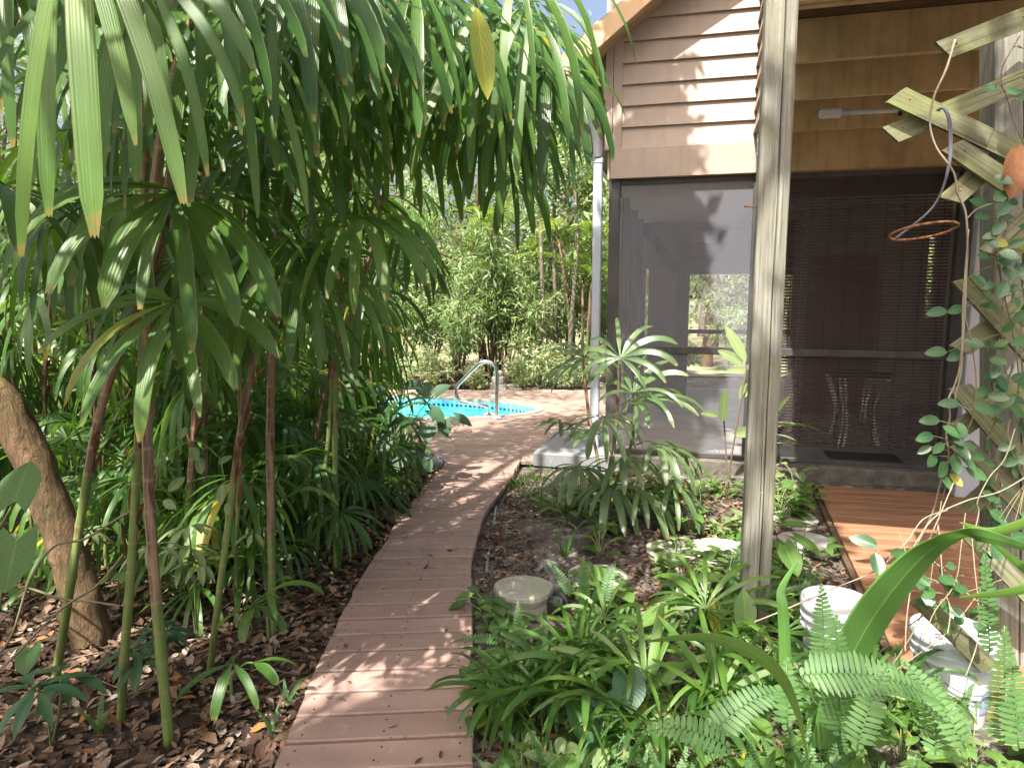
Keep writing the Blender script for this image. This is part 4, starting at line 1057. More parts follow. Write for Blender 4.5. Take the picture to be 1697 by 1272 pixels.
hero(t, [(385,1098,2.42,-95,-20,3,.24,.058,55,1.2,.05),(420,1098,2.4,-5,5,2,.18,.05,30,1.2,.05)], rg, 'palm')

# --- the clump in the planting bed
b = G(1000, 862, GZ); b.z = gheight(b.x, b.y)-.03; Yc = b.y
t = thing('lady_palm', b, 'multi stemmed lady palm clump with arching glossy fans in the middle of the planting bed', 'palm')
for q in ([D(992,770,Yc), D(975,680,Yc+.05), D(966,590,Yc+.1)], [D(1012,760,Yc-.05), D(1022,690,Yc-.05), D(1028,600,Yc-.1)], [D(1020,800,Yc-.1), D(1045,740,Yc-.15), D(1052,690,Yc-.2)]):
    m = MB(); cane_mesh(m, [b]+q, .013, rg, .05); m.build('cane', MAT['cane'], t, smooth=True)
hero(t, [(968,592,Yc+.1,115,38,11,0.446,0.043,120,1.33,.10),
         (960,604,Yc+.1,195,0,7,0.388,0.041,55,1.09,.10),
         (1028,594,Yc-.1,60,60,10,0.446,0.043,115,1.25,.10),
         (1052,668,Yc-.2,10,28,11,0.524,0.043,105,1.48,.12),
         (1048,652,Yc-.2,40,55,8,0.427,0.042,85,1.25,.12),
         (1000,690,Yc-.25,-70,-8,9,0.446,0.052,100,1.72,.10),
         (1088,735,Yc-.35,-30,-5,9,0.485,0.048,85,1.79,.14),
         (960,772,Yc-.1,-110,-18,9,0.407,0.052,95,1.72,.10),
         (1010,806,Yc-.3,-60,0,11,0.466,0.050,110,1.79,.10),
         (1060,810,Yc-.35,-25,-10,9,0.504,0.049,85,1.87,.12),
         (1115,800,Yc-.35,-35,-20,8,0.446,0.042,85,1.87,.12),
         (930,700,Yc+.2,190,10,9,0.310,0.032,100,1.25,.1),
         (985,720,Yc+.15,150,30,9,0.388,0.038,100,1.40,.1),
         (1030,760,Yc-.3,-95,5,9,0.427,0.046,100,1.79,.1)], random.Random(8), 'palm_grey')
# --- small lady palms low at the picture base
b = G(905, 1168, GZ)
t = thing('lady_palm', b, 'small lady palm with dark shiny star of leaves beside the boardwalk and spotlight', 'palm')
m = MB(); cane_mesh(m, [b, b+ZZ*.08, D(905,1108,b.y)], .012, rg, .03); m.build('cane', MAT['cane'], t, smooth=True)
hero(t, [(905,1110,b.y,90,70,5,.30,.034,70,1.2,.04),(895,1115,b.y,185,25,5,.30,.036,75,1.7,.04),(915,1115,b.y,-5,25,5,.30,.036,75,1.7,.04),(905,1120,b.y-.02,-90,5,5,.24,.034,80,2.0,.04)], random.Random(2), 'palm')
b = G(1068, 1215, GZ)
t = thing('lady_palm', b, 'small lady palm with long narrow pale leaves spreading low in the planting bed', 'palm')
m = MB(); cane_mesh(m, [b, D(1068,1165,b.y)], .011, rg, .03); m.build('cane', MAT['cane'], t, smooth=True)
hero(t, [(1066,1158,b.y,150,28,4,.40,.040,45,1.4,.04),(1070,1150,b.y,95,60,5,.40,.034,50,.9,.04),(1072,1160,b.y,-70,0,5,.24,.035,90,2.0,.04),(1075,1150,b.y,60,55,3,.36,.034,35,.6,.04)], random.Random(4), 'palm_light')
b = G(1190, 1235, GZ)
t = thing('lady_palm', b, 'low lady palm with upright bright green blades in front of the timber post', 'palm')
m = MB(); cane_mesh(m, [b, D(1188,1160,b.y)], .010, rg, .03); m.build('cane', MAT['cane'], t, smooth=True)
hero(t, [(1186,1160,b.y,120,58,4,.34,.030,45,.5,.04),(1190,1158,b.y,60,50,4,.30,.030,45,.8,.04),(1190,1165,b.y,20,5,4,.24,.034,60,1.6,.04)], random.Random(6), 'palm_light')
rstrap = random.Random(64)
for k, (px, py) in enumerate(((885,1195),(985,1215),(1010,1120),(1110,1180),(1260,1140),(1150,1110),(900,1250),(1240,1230),(1330,1230),(1075,1250),(1450,1230),(940,1150),(1215,1090))):
    b = G(px, py, GZ); palm(b, [b+ZZ*.03, b+ZZ*.07], .007, rstrap.randint(4,6), rstrap, 'low tuft of long narrow strap leaves between the ferns of the bed', 'strap leaved tufts of the planting bed', light=.3, frac=(.5,1.0), scale=rstrap.uniform(.5,.75), fibre=False, kinds=['up','mid','up'])
m = MB()
# --- broad pleated blade and straps near the right buckets
def blade(name, pts, W, label, cat, mat='palm_light', K=13, prof=None, face=Vector((0,-1,0)), tone=.8, pleat=.06):
    P = smoothpath(pts, 6); n = len(P); m = MB(); vs=[]; uvs=[]
    for i, p in enumerate(P):
        t = i/(n-1); d = (P[min(i+1,n-1)]-P[max(i-1,0)]).normalized(); w = d.cross(face).normalized(); nn = w.cross(d)
        ww = W*(prof(t) if prof else math.sin(math.pi*min(1,.12+.88*t))**.6)
        for j in range(K):
            q = j/(K-1)-.5; vs.append(p+w*q*ww+nn*((.5 if j % 2 else -.5)*pleat*W*min(1,ww/W)-abs(q)*ww*.15)); uvs.append((j/(K-1), t*.85))
    m.add(vs, [(i*K+j,i*K+j+1,(i+1)*K+j+1,(i+1)*K+j) for i in range(n-1) for j in range(K-1)], uvs, tone)
    o = m.build(name, MAT[mat], smooth=True, origin=P[0]); return tag(o, label, cat)
blade('palm_seedling', [D(1362,1240,1.70), D(1395,1130,1.69), D(1428,1055,1.68), D(1478,980,1.66), D(1530,922,1.63), D(1572,894,1.58), D(1610,886,1.52), D(1670,898,1.46), D(1760,926,1.36)], .105, 'big broad pleated palm blade folded over beside the white lidded buckets', 'palm', mat='blade', K=27, pleat=.06, prof=lambda t: (.50+.50*math.sin(math.pi*min(1,t/.62))) if t < .31 else (1-.52*((t-.31)/.27)**1.3 if t < .58 else max(.04, .48-.45*((t-.58)/.42)**1.5)))
blade('strap_leaf', [D(1300,1180,1.7), D(1302,1090,1.7), D(1298,1010,1.7), D(1296,975,1.72), D(1322,930,1.75)], .032, 'narrow upright bright green strap leaf in front of the first bucket', 'plant', mat='blade', K=5, prof=lambda t: 1-.85*t**3)
blade('strap_leaf', [D(1345,1300,1.02), D(1325,1190,1.02), D(1290,1115,1.02), D(1235,1075,1.02), D(1165,1056,1.02), D(1072,1062,1.0)], .022, 'soft grey green blade crossing low in front of the post foot', 'plant', mat='palm_light', K=5, prof=lambda t: max(.06, .18+.82*math.sin(math.pi*max(0,min(1,(t-.12)/.86)))), tone=.3)
blade('strap_leaf', [D(1730,850,1.5), D(1690,870,1.5), D(1640,880,1.5), D(1590,865,1.55)], .028, 'light green strap leaf reaching across the trellis foot', 'plant', K=5, prof=lambda t: 1-.9*t**2)
blade('strap_leaf', [D(1740,965,1.3), D(1690,978,1.3), D(1640,985,1.3), D(1590,990,1.32)], .022, 'thin pale striped blade poking in over the second bucket', 'plant', K=5, prof=lambda t: 1-.85*t**2)
blade('strap_leaf', [D(1740,975,1.6), D(1690,935,1.6), D(1640,895,1.6)], .025, 'short bright blade slanting below the trellis creeper', 'plant', K=5, prof=lambda t: 1-.85*t**2)

# ---------------------------------------------------------------- broad single leaves
def leaf(m, p, d, n, L, W, shape='oval', fold=.25, droop=.6, tone=.5, N=7, mi=0):
    d = d.normalized(); w = d.cross(n)
    w = w.normalized() if w.length > 1e-4 else d.orthogonal().normalized(); n = w.cross(d); ds = L/N; vs=[]; uvs=[]
    for i in range(N+1):
        t = i/N
        if shape == 'heart': ww = .5*W*(1-(2.05*(t-.30)/1.42)**2 if t > .30 else 1-.30*((.30-t)/.30)**2); ww = max(.0, ww)*(1 if t < .9 else 1); back = .30*L*max(0, 1-t/.22)
        elif shape == 'lance': ww = .5*W*math.sin(math.pi*(t**.85))**.9 if 0 < t < 1 else .01*W; back = 0
        else: ww = .5*W*math.sin(math.pi*(t**.9))**.65 if 0 < t < 1 else .01*W; back = 0
        for q in (-1, -.5, 0, .5, 1):
            vs.append(p+w*q*ww+n*(abs(q)*ww*fold)-d*back*abs(q)); uvs.append((q/2+.5, t))
        d = (d+Vector((0,0,-droop/N))).normalized(); n = w.cross(d).normalized(); p = p+d*ds
    m.add(vs, [(i*5+j,i*5+j+1,(i+1)*5+j+1,(i+1)*5+j) for i in range(N) for j in range(4)], uvs, tone, mi)
def vec(az, el): return Vector((math.cos(az)*math.cos(el), math.sin(az)*math.cos(el), math.sin(el)))
def leafy(name, base, n, rng, L, W, shape, mat, label, cat, group=None, height=(.05,.15), spread=.10, el=(-10,35), stemmat='greenstem', droop=.6, proto_only=False):
    """a low plant of stalked leaves"""
    base = Vector(base); t = thing(name, base, label, cat, group); f = MB(); s = MB()
    for k in range(n):
        a = rng.uniform(0, 6.28); r = spread*math.sqrt(rng.random()); h = rng.uniform(*height)
        tipp = base+Vector((math.cos(a)*r, math.sin(a)*r, h)); 
        s.tube(smoothpath([base+Vector((math.cos(a)*.01, math.sin(a)*.01, 0)), base+Vector((math.cos(a)*r*.45, math.sin(a)*r*.45, h*.75)), tipp], 3), .0022, 5)
        d = vec(a+rng.uniform(-.7,.7), R(rng.uniform(*el)))
        k_ = rng.uniform(.65,1.2); leaf(f, tipp, d, ZZ, L*k_, W*k_, shape, rng.uniform(.1,.35), droop, rng.random())
    f.build('foliage', MAT[mat], t, smooth=True); s.build('stalk', MAT[stemmat], t, smooth=True); return t
def copy_thing(o, loc, rz, sc_, label=None, group=None):
    c = o.copy(); col.objects.link(c); c.location = loc; c.rotation_euler = (0,0,rz); c.scale = (sc_,)*3
    if label: c['label'] = label
    if group: c['group'] = group
    for ch in o.children:
        q = ch.copy(); col.objects.link(q); q.parent = c
    return c
STONES = [(G(px,py,GZ).x, G(px,py,GZ).y, r) for px,py,r in ((868,985,.24),(990,960,.22),(1316,853,.2),(1335,893,.2),(1190,920,.16),(915,1020,.12))]
def free_bed(x, y):
    if x < edge(PRt, min(y,6.4))+.04: return False
    q = Vector((x, y, 0))-a_walk; det = ex_walk.x*UU.y-ex_walk.y*UU.x
    al = (q.x*UU.y-q.y*UU.x)/det; be = (ex_walk.x*q.y-ex_walk.y*q.x)/det
    if al > -.15 and be > -.10 and y > 2.45: return False
    if -(q+a_walk-W0).dot(NN) > -.15: return False
    for sx, sy, r in STONES:
        if math.hypot(x-sx, y-sy) < r: return False
    if math.hypot(x-pb.x, y-pb.y) < .13: return False
    for bx_, by_ in ((1.33,2.72),(1.70,2.52)):
        if math.hypot(x-bx_, y-by_) < .19: return False
    return True
rp = random.Random(77)
# arrowhead creeper and pothos in the bed: a few models, copied
HL = 'light green heart leaved creeper growing low in the planting bed'
HG = 'heart leaved creepers of the planting bed'
protos = []
far = (1.0, 3.0, GZ)
for i in range(6):
    protos.append(leafy('arrowhead_plant', (0,0,0), 11+i, rp, .068+.012*(i%3), .052+.01*(i%3), 'heart', 'heart' if i % 3 else 'bush', HL, 'plant', HG, (.03,.17), .13))
used = [False]*6
def put(x, y, s=1.0, lab=None):
    i = rp.randrange(6); o = protos[i]; loc = Vector((x, y, gheight(x,y)-.01)); rz = rp.uniform(0,6.28); sc_ = s*rp.uniform(.75,1.25)
    if not used[i]: o.location = loc; o.rotation_euler = (0,0,rz); o.scale = (sc_,)*3; used[i] = True
    else: copy_thing(o, loc, rz, sc_)
# density by zone of the photograph's bed
n = 0
for _ in range(4000):
    if n >= 215: break
    x, y = rp.uniform(-.15, 2.3), rp.uniform(1.2, 5.6)
    if not free_bed(x, y): continue
    near = y < 3.0
    dens = .9 if y < 2.9 else (.45 if x > .75 and y < 3.9 else .24)
    if x < .35 and 2.9 < y: dens = .08
    if 1.15 < x < 1.75 and 3.3 < y < 4.6: dens = .9
    if rp.random() > dens: continue
    put(x, y, .82 if near else .9); n += 1
for px, py in ((1300,800),(1320,790),(1290,825),(1310,830)):
    p = G(px, py+30, GZ); put(p.x, p.y, 1.3)
# big leaves singled out
def single(name, stalks, label, cat, mat, shape, stem='greenstem', sr=.003, group=None, base=None):
    """stalks: (px, py, depth, azimuth, elevation, length, width, droop) for each leaf; all rise from one base"""
    t = thing(name, base, label, cat, group); f = MB(); s = MB()
    for (px, py, Y, az, el, L, W, dr) in stalks:
        p = D(px, py, Y); s.tube(smoothpath([base, (base+p)/2+ZZ*.03, p], 5), sr, 6)
        leaf(f, p, vec(R(az), R(el)), ZZ if abs(el) < 60 else Vector((0,-1,0)), L, W, shape, .12, dr, rp.random(), N=9)
    f.build('foliage', MAT[mat], t, smooth=True); s.build('stalk', MAT[stem], t, smooth=True); return t
single('arrowhead_plant', [(1105,1010,2.9,200,-10,.15,.12,.5),(1190,958,3.1,170,5,.15,.12,.6),(1215,1000,2.9,-60,-40,.15,.11,.4),(1235,1030,2.75,80,60,.14,.10,.3)], 'arrowhead plant with large pale veined leaves at the timber post foot', 'plant', 'heart', 'heart', base=G(1190,1065,GZ))
single('arrowhead_plant', [(1300,905,3.3,-80,-30,.17,.12,.4),(1318,890,3.4,-50,-10,.16,.10,.5),(1335,870,3.6,160,10,.16,.09,.6)], 'tall arrowhead plant with drooping leaves in front of the mossy stepping stones', 'plant', 'heart', 'heart', base=G(1325,985,GZ))
single('arrowhead_plant', [(1000,1150,2.25,-120,-35,.17,.15,.4),(960,1170,2.2,-60,-40,.15,.13,.4),(1040,1120,2.3,-90,-30,.13,.12,.4)], 'dark white veined arrowhead leaves under the pale low lady palm', 'plant', 'bluish', 'heart', base=G(1000,1190,GZ))
single('yellow_leaf', [(1180,985,2.95,-80,-60,.20,.07,.2)], 'large yellowing leaf drooping at the grey timber post foot', 'leaf', 'yellow_leaf', 'oval', base=G(1170,1040,GZ))
b = G(1205, 812, GZ)
t = thing('mango_sapling', b, 'young sapling with large glossy upright leaves beside the grey timber post', 'sapling')
m = MB(); 
for q in ([D(1204,770,b.y), D(1200,700,b.y), D(1196,660,b.y)], [D(1212,760,b.y-.05), D(1222,700,b.y-.1), D(1232,640,b.y-.12), D(1238,605,b.y-.12)]): m.tube(smoothpath([b]+q, 5), .007, 8)
m.build('stem', MAT['twig'], t, smooth=True)
f = MB(); ys = b.y
for (px,py,az,el,L,W,dr) in ((1197,700,-95,82,.30,.085,.2),(1232,605,170,38,.24,.085,.3),(1236,600,150,62,.34,.095,.2),(1225,660,30,48,.26,.10,.4),(1215,720,-30,30,.24,.10,.8),(1240,690,-10,20,.22,.09,.7),(1190,690,200,30,.18,.05,.6),(1238,612,190,5,.20,.06,.3),(1235,610,0,20,.2,.07,.6)):
    leaf(f, D(px,py,ys-.08), vec(R(az),R(el)), Vector((0,-1,.35)).normalized(), L, W, 'oval', .2, dr, rp.random(), N=9)
f.build('foliage', MAT['bush'], t, smooth=True)
b = G(1330, 800, GZ); ys = b.y
b = D(1285, 745, ys); b = Vector((b.x, b.y, GZ))
t = thing('croton_shrub', b, 'shrub with long yellow veined leaves spreading from behind the grey timber post', 'shrub')
m = MB(); m.tube(smoothpath([b, D(1283,760,ys), D(1282,700,ys), D(1280,610,ys)], 5), .008, 8); m.build('stem', MAT['twig'], t, smooth=True)
f = MB()
for (px,py,az,el,L,W,dr) in ((1285,708,-8,22,.42,.085,.9),(1288,700,0,5,.30,.07,.6),(1284,720,-20,0,.2,.06,.5),(1283,700,80,70,.28,.08,.3),(1283,690,-60,60,.26,.09,.4),(1282,630,10,30,.16,.05,.4),(1281,610,0,50,.12,.04,.2),(1284,735,-10,15,.26,.05,.6)):
    leaf(f, D(px,py,ys-.08), vec(R(az),R(el)), ZZ, L, W, 'lance', .25, dr, rp.random(), N=9)
f.build('foliage', MAT['bush_pale'], t, smooth=True)

# ---------------------------------------------------------------- sword ferns
def fern_frond(m, p, d, n, L, W, droop, rng, side=0):
    d = d.normalized(); w = d.cross(n).normalized(); n = w.cross(d); N = int(L/.0125); ds = L/N; pts=[p.copy()]
    for i in range(N):
        t = i/N; ww = W*min(1, t/.12+.35)*(1-.93*max(0,(t-.35)/.65)**1.35)
        for sgn in (-1, 1):
            pd = (w*sgn+d*.16+n*.10).normalized(); b = p+d*(ds*.5 if sgn > 0 else 0); wd = ds*.48
            up = Vector(n); e = ww*rng.uniform(.92,1.06)
            q = [b-d*wd*.7, b+pd*e*.35-d*wd*.95, b+pd*e*.75-d*wd*.8-n*.04*e, b+pd*e-n*.10*e, b+pd*e*.75+d*wd*.75-n*.04*e, b+pd*e*.35+d*wd*.9, b+d*wd*.6]
            m.add(q, [(0,1,5,6),(1,2,4,5),(2,3,4)], [(.1,0),(.2,.3),(.2,.7),(.5,.85),(.8,.7),(.8,.3),(.9,0)], rng.random())
        d = (d+Vector((0,0,-droop*ds/L*(.4+1.2*t)))).normalized(); n = w.cross(d).normalized(); p = p+d*ds; pts.append(p.copy())
    m.tube(pts[::2], .0018, 4, tone=.3)
rf = random.Random(13)
FP = []
for i in range(5):
    m = MB(); fern_frond(m, Vector((0,0,0)), vec(0, R(58+5*i)), vec(math.pi, R(30)), rf.uniform(.32,.46), .036, rf.uniform(.9,1.9), rf); o = m.build('frond', MAT['fern'], smooth=True); FP.append(o.data); bpy.data.objects.remove(o)
def fern(base, n, label, s=1.0, group='sword ferns of the planting bed'):
    t = thing('sword_fern', base, label, 'fern', group); a = rf.uniform(0,6.28)
    for k in range(n):
        a += 6.28/n+rf.uniform(-.4,.4); place('frond', rf.choice(FP), t, (0,0,0), a, s*rf.uniform(.7,1.15))
    return t
def hero_fern(base, specs, label):
    t = thing('sword_fern', base, label, 'fern', 'sword ferns of the planting bed')
    for (px,py,Y,az,el,L,W,dr,nx,ny,nz) in specs:
        m = MB(); fern_frond(m, D(px,py,Y), vec(R(az),R(el)), Vector((nx,ny,nz)).normalized(), L, W, dr, rf); m.build('frond', MAT['fern'], t, smooth=True)
    return t
hero_fern(G(1300,1260,GZ), [(1180,1215,1.42,15,42,.26,.042,1.5,0,-.5,1),(1330,1118,1.5,-8,12,.34,.058,1.0,0,-.7,1),(1305,1205,1.4,80,75,.15,.036,.4,0,-1,.2),(1210,1240,1.35,170,30,.2,.04,1.2,0,-.6,1)], 'sword fern with one long frond drooping to the picture base below the buckets')
hero_fern(G(1385,1260,GZ), [(1392,1215,1.5,100,82,.28,.052,.3,0,-1,.1),(1368,1125,1.9,95,80,.28,.050,.3,0,-1,.1),(1420,1240,1.4,40,60,.2,.04,.9,0,-.7,.6)], 'upright sword fern rising in front of the first white bucket')
hero_fern(G(1660,1260,GZ), [(1664,1230,1.5,95,84,.28,.050,.2,0,-1,.1),(1640,1080,1.7,103,82,.26,.034,.4,0,-1,.1),(1688,1240,1.4,75,70,.20,.046,.3,0,-1,.1),(1600,1240,1.45,120,55,.22,.042,.9,0,-.7,.6),(1550,1250,1.5,60,50,.22,.042,.9,0,-.7,.6)], 'tall sword fern under the trellis beside the second bucket')
hero_fern(G(975,1030,GZ), [(968,1005,3.05,92,80,.24,.034,.3,0,-1,.1),(945,985,3.1,140,55,.2,.03,.8,0,-.6,1),(1000,1000,3.0,60,60,.22,.032,.8,0,-.6,1)], 'upright sword fern in front of the thick stepping stone')
hero_fern(G(810,1075,GZ), [(830,1060,2.65,178,8,.20,.032,.5,0,-.3,1),(860,1080,2.6,95,75,.20,.030,.3,0,-1,.2),(840,1070,2.6,20,30,.18,.03,.9,0,-.5,1)], 'sword fern reaching a frond over the boardwalk edge')
lab = 'small leafy sword fern among the creepers of the planting bed'
n = 0
while n < 75:
    x, y = rf.uniform(-.1, 2.1), rf.uniform(1.25, 3.3)
    if not free_bed(x, y) or (x < .4 and y > 2.8): continue
    if rf.random() < .5 and y > 2.6: continue
    fern(Vector((x, y, gheight(x,y)-.01)), rf.randint(4,7), lab, rf.uniform(.5,.9)); n += 1
for px, py in ((1095,1090),(1130,1000),(1330,1010),(935,925),(1345,1110),(1440,1105),(1400,1130),(1545,1150),(1620,1140),(1580,1170),(1060,900),(1480,1150)):
    p = G(px, py, GZ); fern(p, 5, lab, .6)
for px, py, l in ((475,1170,'bright little fern on the litter close to the boardwalk edge'),(450,1215,'pale little fern at the picture base beside the boardwalk'),(165,1215,'tiny yellow green fern between two palm canes')):
    fern(G(px, py, GZ), 4, l, .42, None)
def free_litter(x, y): return x < edge(PL, min(y,6.4))-.06

# ---------------------------------------------------------------- low plants on the litter side
def whorl(name, hubs, base, label, mat='bluish', L=.13, W=.034, nl=8, dr=.8, cat='seedling', group=None):
    t = thing(name, base, label, cat, group); f = MB(); s = MB()
    for (px, py, Y) in hubs:
        h = D(px, py, Y); s.tube(smoothpath([base, (base+h)/2+Vector((.01,0,.02)), h], 5), .0035, 6); a0 = rp.uniform(0,6.28)
        for k in range(nl):
            a = a0+6.28*k/nl+rp.uniform(-.15,.15); k_ = rp.uniform(.75,1.15)
            d = vec(a, R(rp.uniform(-25,20))); st = h+d*.02; leaf(f, st, d, ZZ, L*k_, W*k_, 'lance', .2, dr, rp.random(), N=6)
    f.build('foliage', MAT[mat], t, smooth=True); s.build('stem', MAT['greenstem'], t, smooth=True)
whorl('umbrella_seedling', [(62,1140,2.0),(105,1115,2.1)], G(85,1240,GZ), 'dark glossy umbrella seedling low beside the leaning palm cane', L=.15, W=.04, nl=9)
whorl('umbrella_seedling', [(222,1075,2.45),(235,1095,2.4)], G(225,1150,GZ), 'umbrella seedling with drooping dark leaves behind the reddish brown cane', L=.12, W=.032)
whorl('umbrella_seedling', [(275,1040,2.6),(262,1050,2.6)], G(275,1120,GZ), 'umbrella seedling between the reddish cane and the pale green cane', L=.12)
whorl('umbrella_seedling', [(315,905,2.9),(330,930,2.85),(300,930,2.9),(312,870,3.0)], G(325,1060,GZ), 'bushy umbrella seedling with many narrow leaves before the dark brown cane', 'bush', L=.13, W=.034, nl=9)
whorl('umbrella_seedling', [(255,905,2.75)], G(262,1030,GZ), 'lone umbrella seedling with long drooping pale leaves', 'bush_pale', L=.15, W=.042, nl=5, dr=1.3)
whorl('umbrella_seedling', [(150,880,3.1),(420,880,3.2)], G(260,990,GZ), 'spindly umbrella seedling in the dim litter behind the canes', 'bush', L=.10, W=.03)
def big(px, py, Y, az, el, L, W, base, label, mat='bush_dark'):
    t = thing('philodendron', base, label, 'plant'); f = MB(); s = MB(); p = D(px,py,Y)
    s.tube(smoothpath([base, (base+p)/2+ZZ*.06, p], 6), .005, 6); leaf(f, p, vec(R(az),R(el)), Vector((0,-.8,.6)).normalized(), L, W, 'heart', .1, .35, .6, N=10)
    f.build('leaf', MAT[mat], t, smooth=True); s.build('stalk', MAT['greenstem'], t, smooth=True)
big(28, 895, 2.15, -80, -50, .17, .155, G(0,1010,GZ), 'large heart shaped leaf with pale veins hanging by the slanting trunk')
big(25, 830, 2.3, 100, 50, .17, .15, G(-40,1000,GZ), 'second large leaf standing above the hanging heart shaped one')
big(50, 1075, 2.35, -70, -30, .10, .09, G(30,1110,GZ), 'small round dark leaf near the foot of the slanting trunk')
big(590, 800, 4.6, -60, -25, .15, .12, G(590,850,GZ), 'broad dark leaf on the litter near the grey rock', 'bluish')
big(620, 800, 4.9, -90, -30, .15, .14, G(620,830,GZ), 'pair leaf of broad shape close behind the litter by the grey rock', 'bluish')
big(196, 960, 2.6, 80, 20, .07, .06, G(200,1010,GZ), 'small bright heart leaf catching the sun between canes', 'heart')
# lobed leaves reaching over the deck from the thicket end
b = G(660, 770, GZ); t = thing('philodendron', b, 'climbing philodendron with blue green lobed leaves reaching over the deck edge', 'plant'); f = MB(); s = MB()
for (px,py,Y,az,el,L,W) in ((672,640,5.6,-30,20,.16,.13),(700,640,5.7,-60,-20,.17,.15),(722,652,5.6,20,40,.15,.12),(715,680,5.5,-20,-30,.16,.13),(755,690,5.5,-10,-15,.16,.10),(708,705,5.4,-80,-45,.15,.14),(650,680,5.4,-110,-30,.16,.13),(640,720,5.3,-90,-40,.17,.14),(690,735,5.4,-60,-40,.15,.12),(665,752,5.3,-100,-40,.16,.12),(630,650,5.5,160,20,.15,.13),(700,760,5.3,-40,-30,.14,.11),(735,700,5.5,-60,-60,.13,.12)):
    p = D(px,py,Y); s.tube(smoothpath([b, (b+p)/2+ZZ*.12, p], 5), .004, 6); leaf(f, p, vec(R(az),R(el)), Vector((0,-.5,.85)).normalized(), L, W, 'heart', .15, .5, rp.random(), N=9)
f.build('foliage', MAT['bluish'], t, smooth=True); s.build('stem', MAT['greenstem'], t, smooth=True)
for px, py in ((1000,765),(1110,800),(930,815),(870,820),(1150,790),(1060,780),(900,835),(960,830),(1020,830),(1080,830),(1130,840),(1180,820),(850,805),(890,800),(1160,860),(1090,870),(940,860),(1200,780)):   # grassy tufts
    p = G(px, py, GZ); p.z = gheight(p.x, p.y)-.01; m = MB()
    for k in range(34):
        a = rp.uniform(0,6.28); ribbon(m, p+vec(a,0)*rp.uniform(0,.09), vec(a, R(rp.uniform(35,80))), vec(a, R(-30)), rp.uniform(.10,.26), .008, 5, rp.uniform(.8,2), K=3, tone=rp.random())
    tag(m.build('mondo_plant', MAT['palm'], smooth=True, origin=p), 'tuft of thin dark grassy leaves under the lady palm clump', 'grass tuft', 'grassy tufts in the planting bed')

# ---------------------------------------------------------------- slanting tree, runners, vines
b = G(150, 1062, GZ); Yt = b.y
t = thing('slanting_tree', b-ZZ*.05, 'rough barked tree trunk slanting up out of view at the thicket side', 'tree')
m = MB(); P = smoothpath([b-ZZ*.06+Vector((.015,0,0)), D(143,1020,Yt), D(118,930,Yt), D(90,850,Yt), D(45,740,Yt), D(-15,640,Yt), D(-120,500,Yt+.1), D(-200,300,Yt+.3), D(-230,0,Yt+.5), D(-200,-500,Yt+.8)], 6)
vs=[]; n=len(P); K=22
rads=[(.105 if i==0 else .088)*(1-.25*i/n) for i in range(n)]
m.tube(P, rads, K)
m.v=[v+(v-P[min(n-1,i//K)])*(.16*noise.noise(v*9)+.08*noise.noise(v*30)) for i, v in enumerate(m.v)]
m.build('trunk', MAT['bark'], t, smooth=True)
def vine(name, pts, r, label, mat='stem', cat='vine', leaves=(), lmat='vine', group=None, L=.07, W=.036, lshape='oval'):
    P = smoothpath(pts, 7); t = thing(name, P[0], label, cat, group); m = MB(); r = r*.72
    m.tube(P, [r*(1+.25*noise.noise(p*25)) for p in P], 7); m.build('stem', MAT[mat], t, smooth=True)
    if leaves:
        f = MB(); st = []
        for (px,py,Y,az,el) in leaves:
            p = D(px,py,Y); q = min(P, key=lambda w: (w-p).length); f.tube([q, (p+q)/2+ZZ*.006, p], .0014, 5, mi=1)
            k_ = rp.uniform(.8,1.2); leaf(f, p, vec(R(az),R(el)), Vector((rp.uniform(-.3,.3),-1,.5)).normalized(), L*k_, W*k_, lshape, .15, .3, rp.random(), N=7)
        f.build('foliage', [MAT[lmat], MAT[mat]], t, smooth=True)
    return t
vine('aerial_root', [D(-40,955,2.4), D(40,972,2.4), D(105,992,2.42), D(150,996,2.42), D(200,1004,2.42)], .0055, 'thin woody runner crossing level in front of the slanting trunk', cat='root')
vine('aerial_root', [D(-40,1120,2.3), D(15,1060,2.3), D(50,960,2.35), D(90,905,2.38), D(140,893,2.4), D(190,862,2.4), D(230,838,2.4), D(256,812,2.4), D(262,770,2.4)], .0062, 'woody runner curving up from the soil to the reddish palm cane', cat='root')
vine('aerial_root', [D(-30,1140,2.25), D(20,1090,2.25), D(100,1010,2.3), D(160,970,2.33), D(205,918,2.36)], .0058, 'lowest woody runner slanting past the leaning palm cane', cat='root')
vine('climbing_vine', [D(246,900,2.5), D(250,830,2.5), D(262,770,2.5), D(320,730,2.5), D(366,760,2.5)], .0025, 'thin climbing stem with small bright leaves among the near canes', 'greenstem', leaves=[(300,728,2.5,100,40),(318,742,2.5,-50,-20),(330,756,2.5,-60,-50),(362,770,2.5,60,30),(370,800,2.5,-80,-50),(378,830,2.5,-80,-60),(270,830,2.5,-20,-10),(280,815,2.5,60,40),(262,775,2.5,120,40)], lmat='bush')
b_ = [D(1583,66,2.5), D(1568,115,2.5), D(1548,160,2.5), D(1541,205,2.52), D(1552,245,2.52), D(1580,285,2.5), D(1586,318,2.5), D(1600,352,2.5), D(1603,400,2.5), D(1601,460,2.5), D(1597,540,2.5), D(1590,610,2.5), D(1581,640,2.5), D(1572,662,2.5), D(1574,690,2.5), D(1568,720,2.5), D(1572,760,2.5), D(1558,800,2.5), D(1545,850,2.5), D(1520,900,2.5)]
vine('climbing_vine', b_, .0052, 'long pale bare vine winding down from the lattice over the blind', 'twine')
vine('climbing_vine', [D(1605,380,2.48), D(1596,500,2.48), D(1593,610,2.48), D(1583,660,2.48), D(1600,676,2.48), D(1615,680,2.48)], .0042, 'twin vine stem twisted round the long pale one', 'twine')
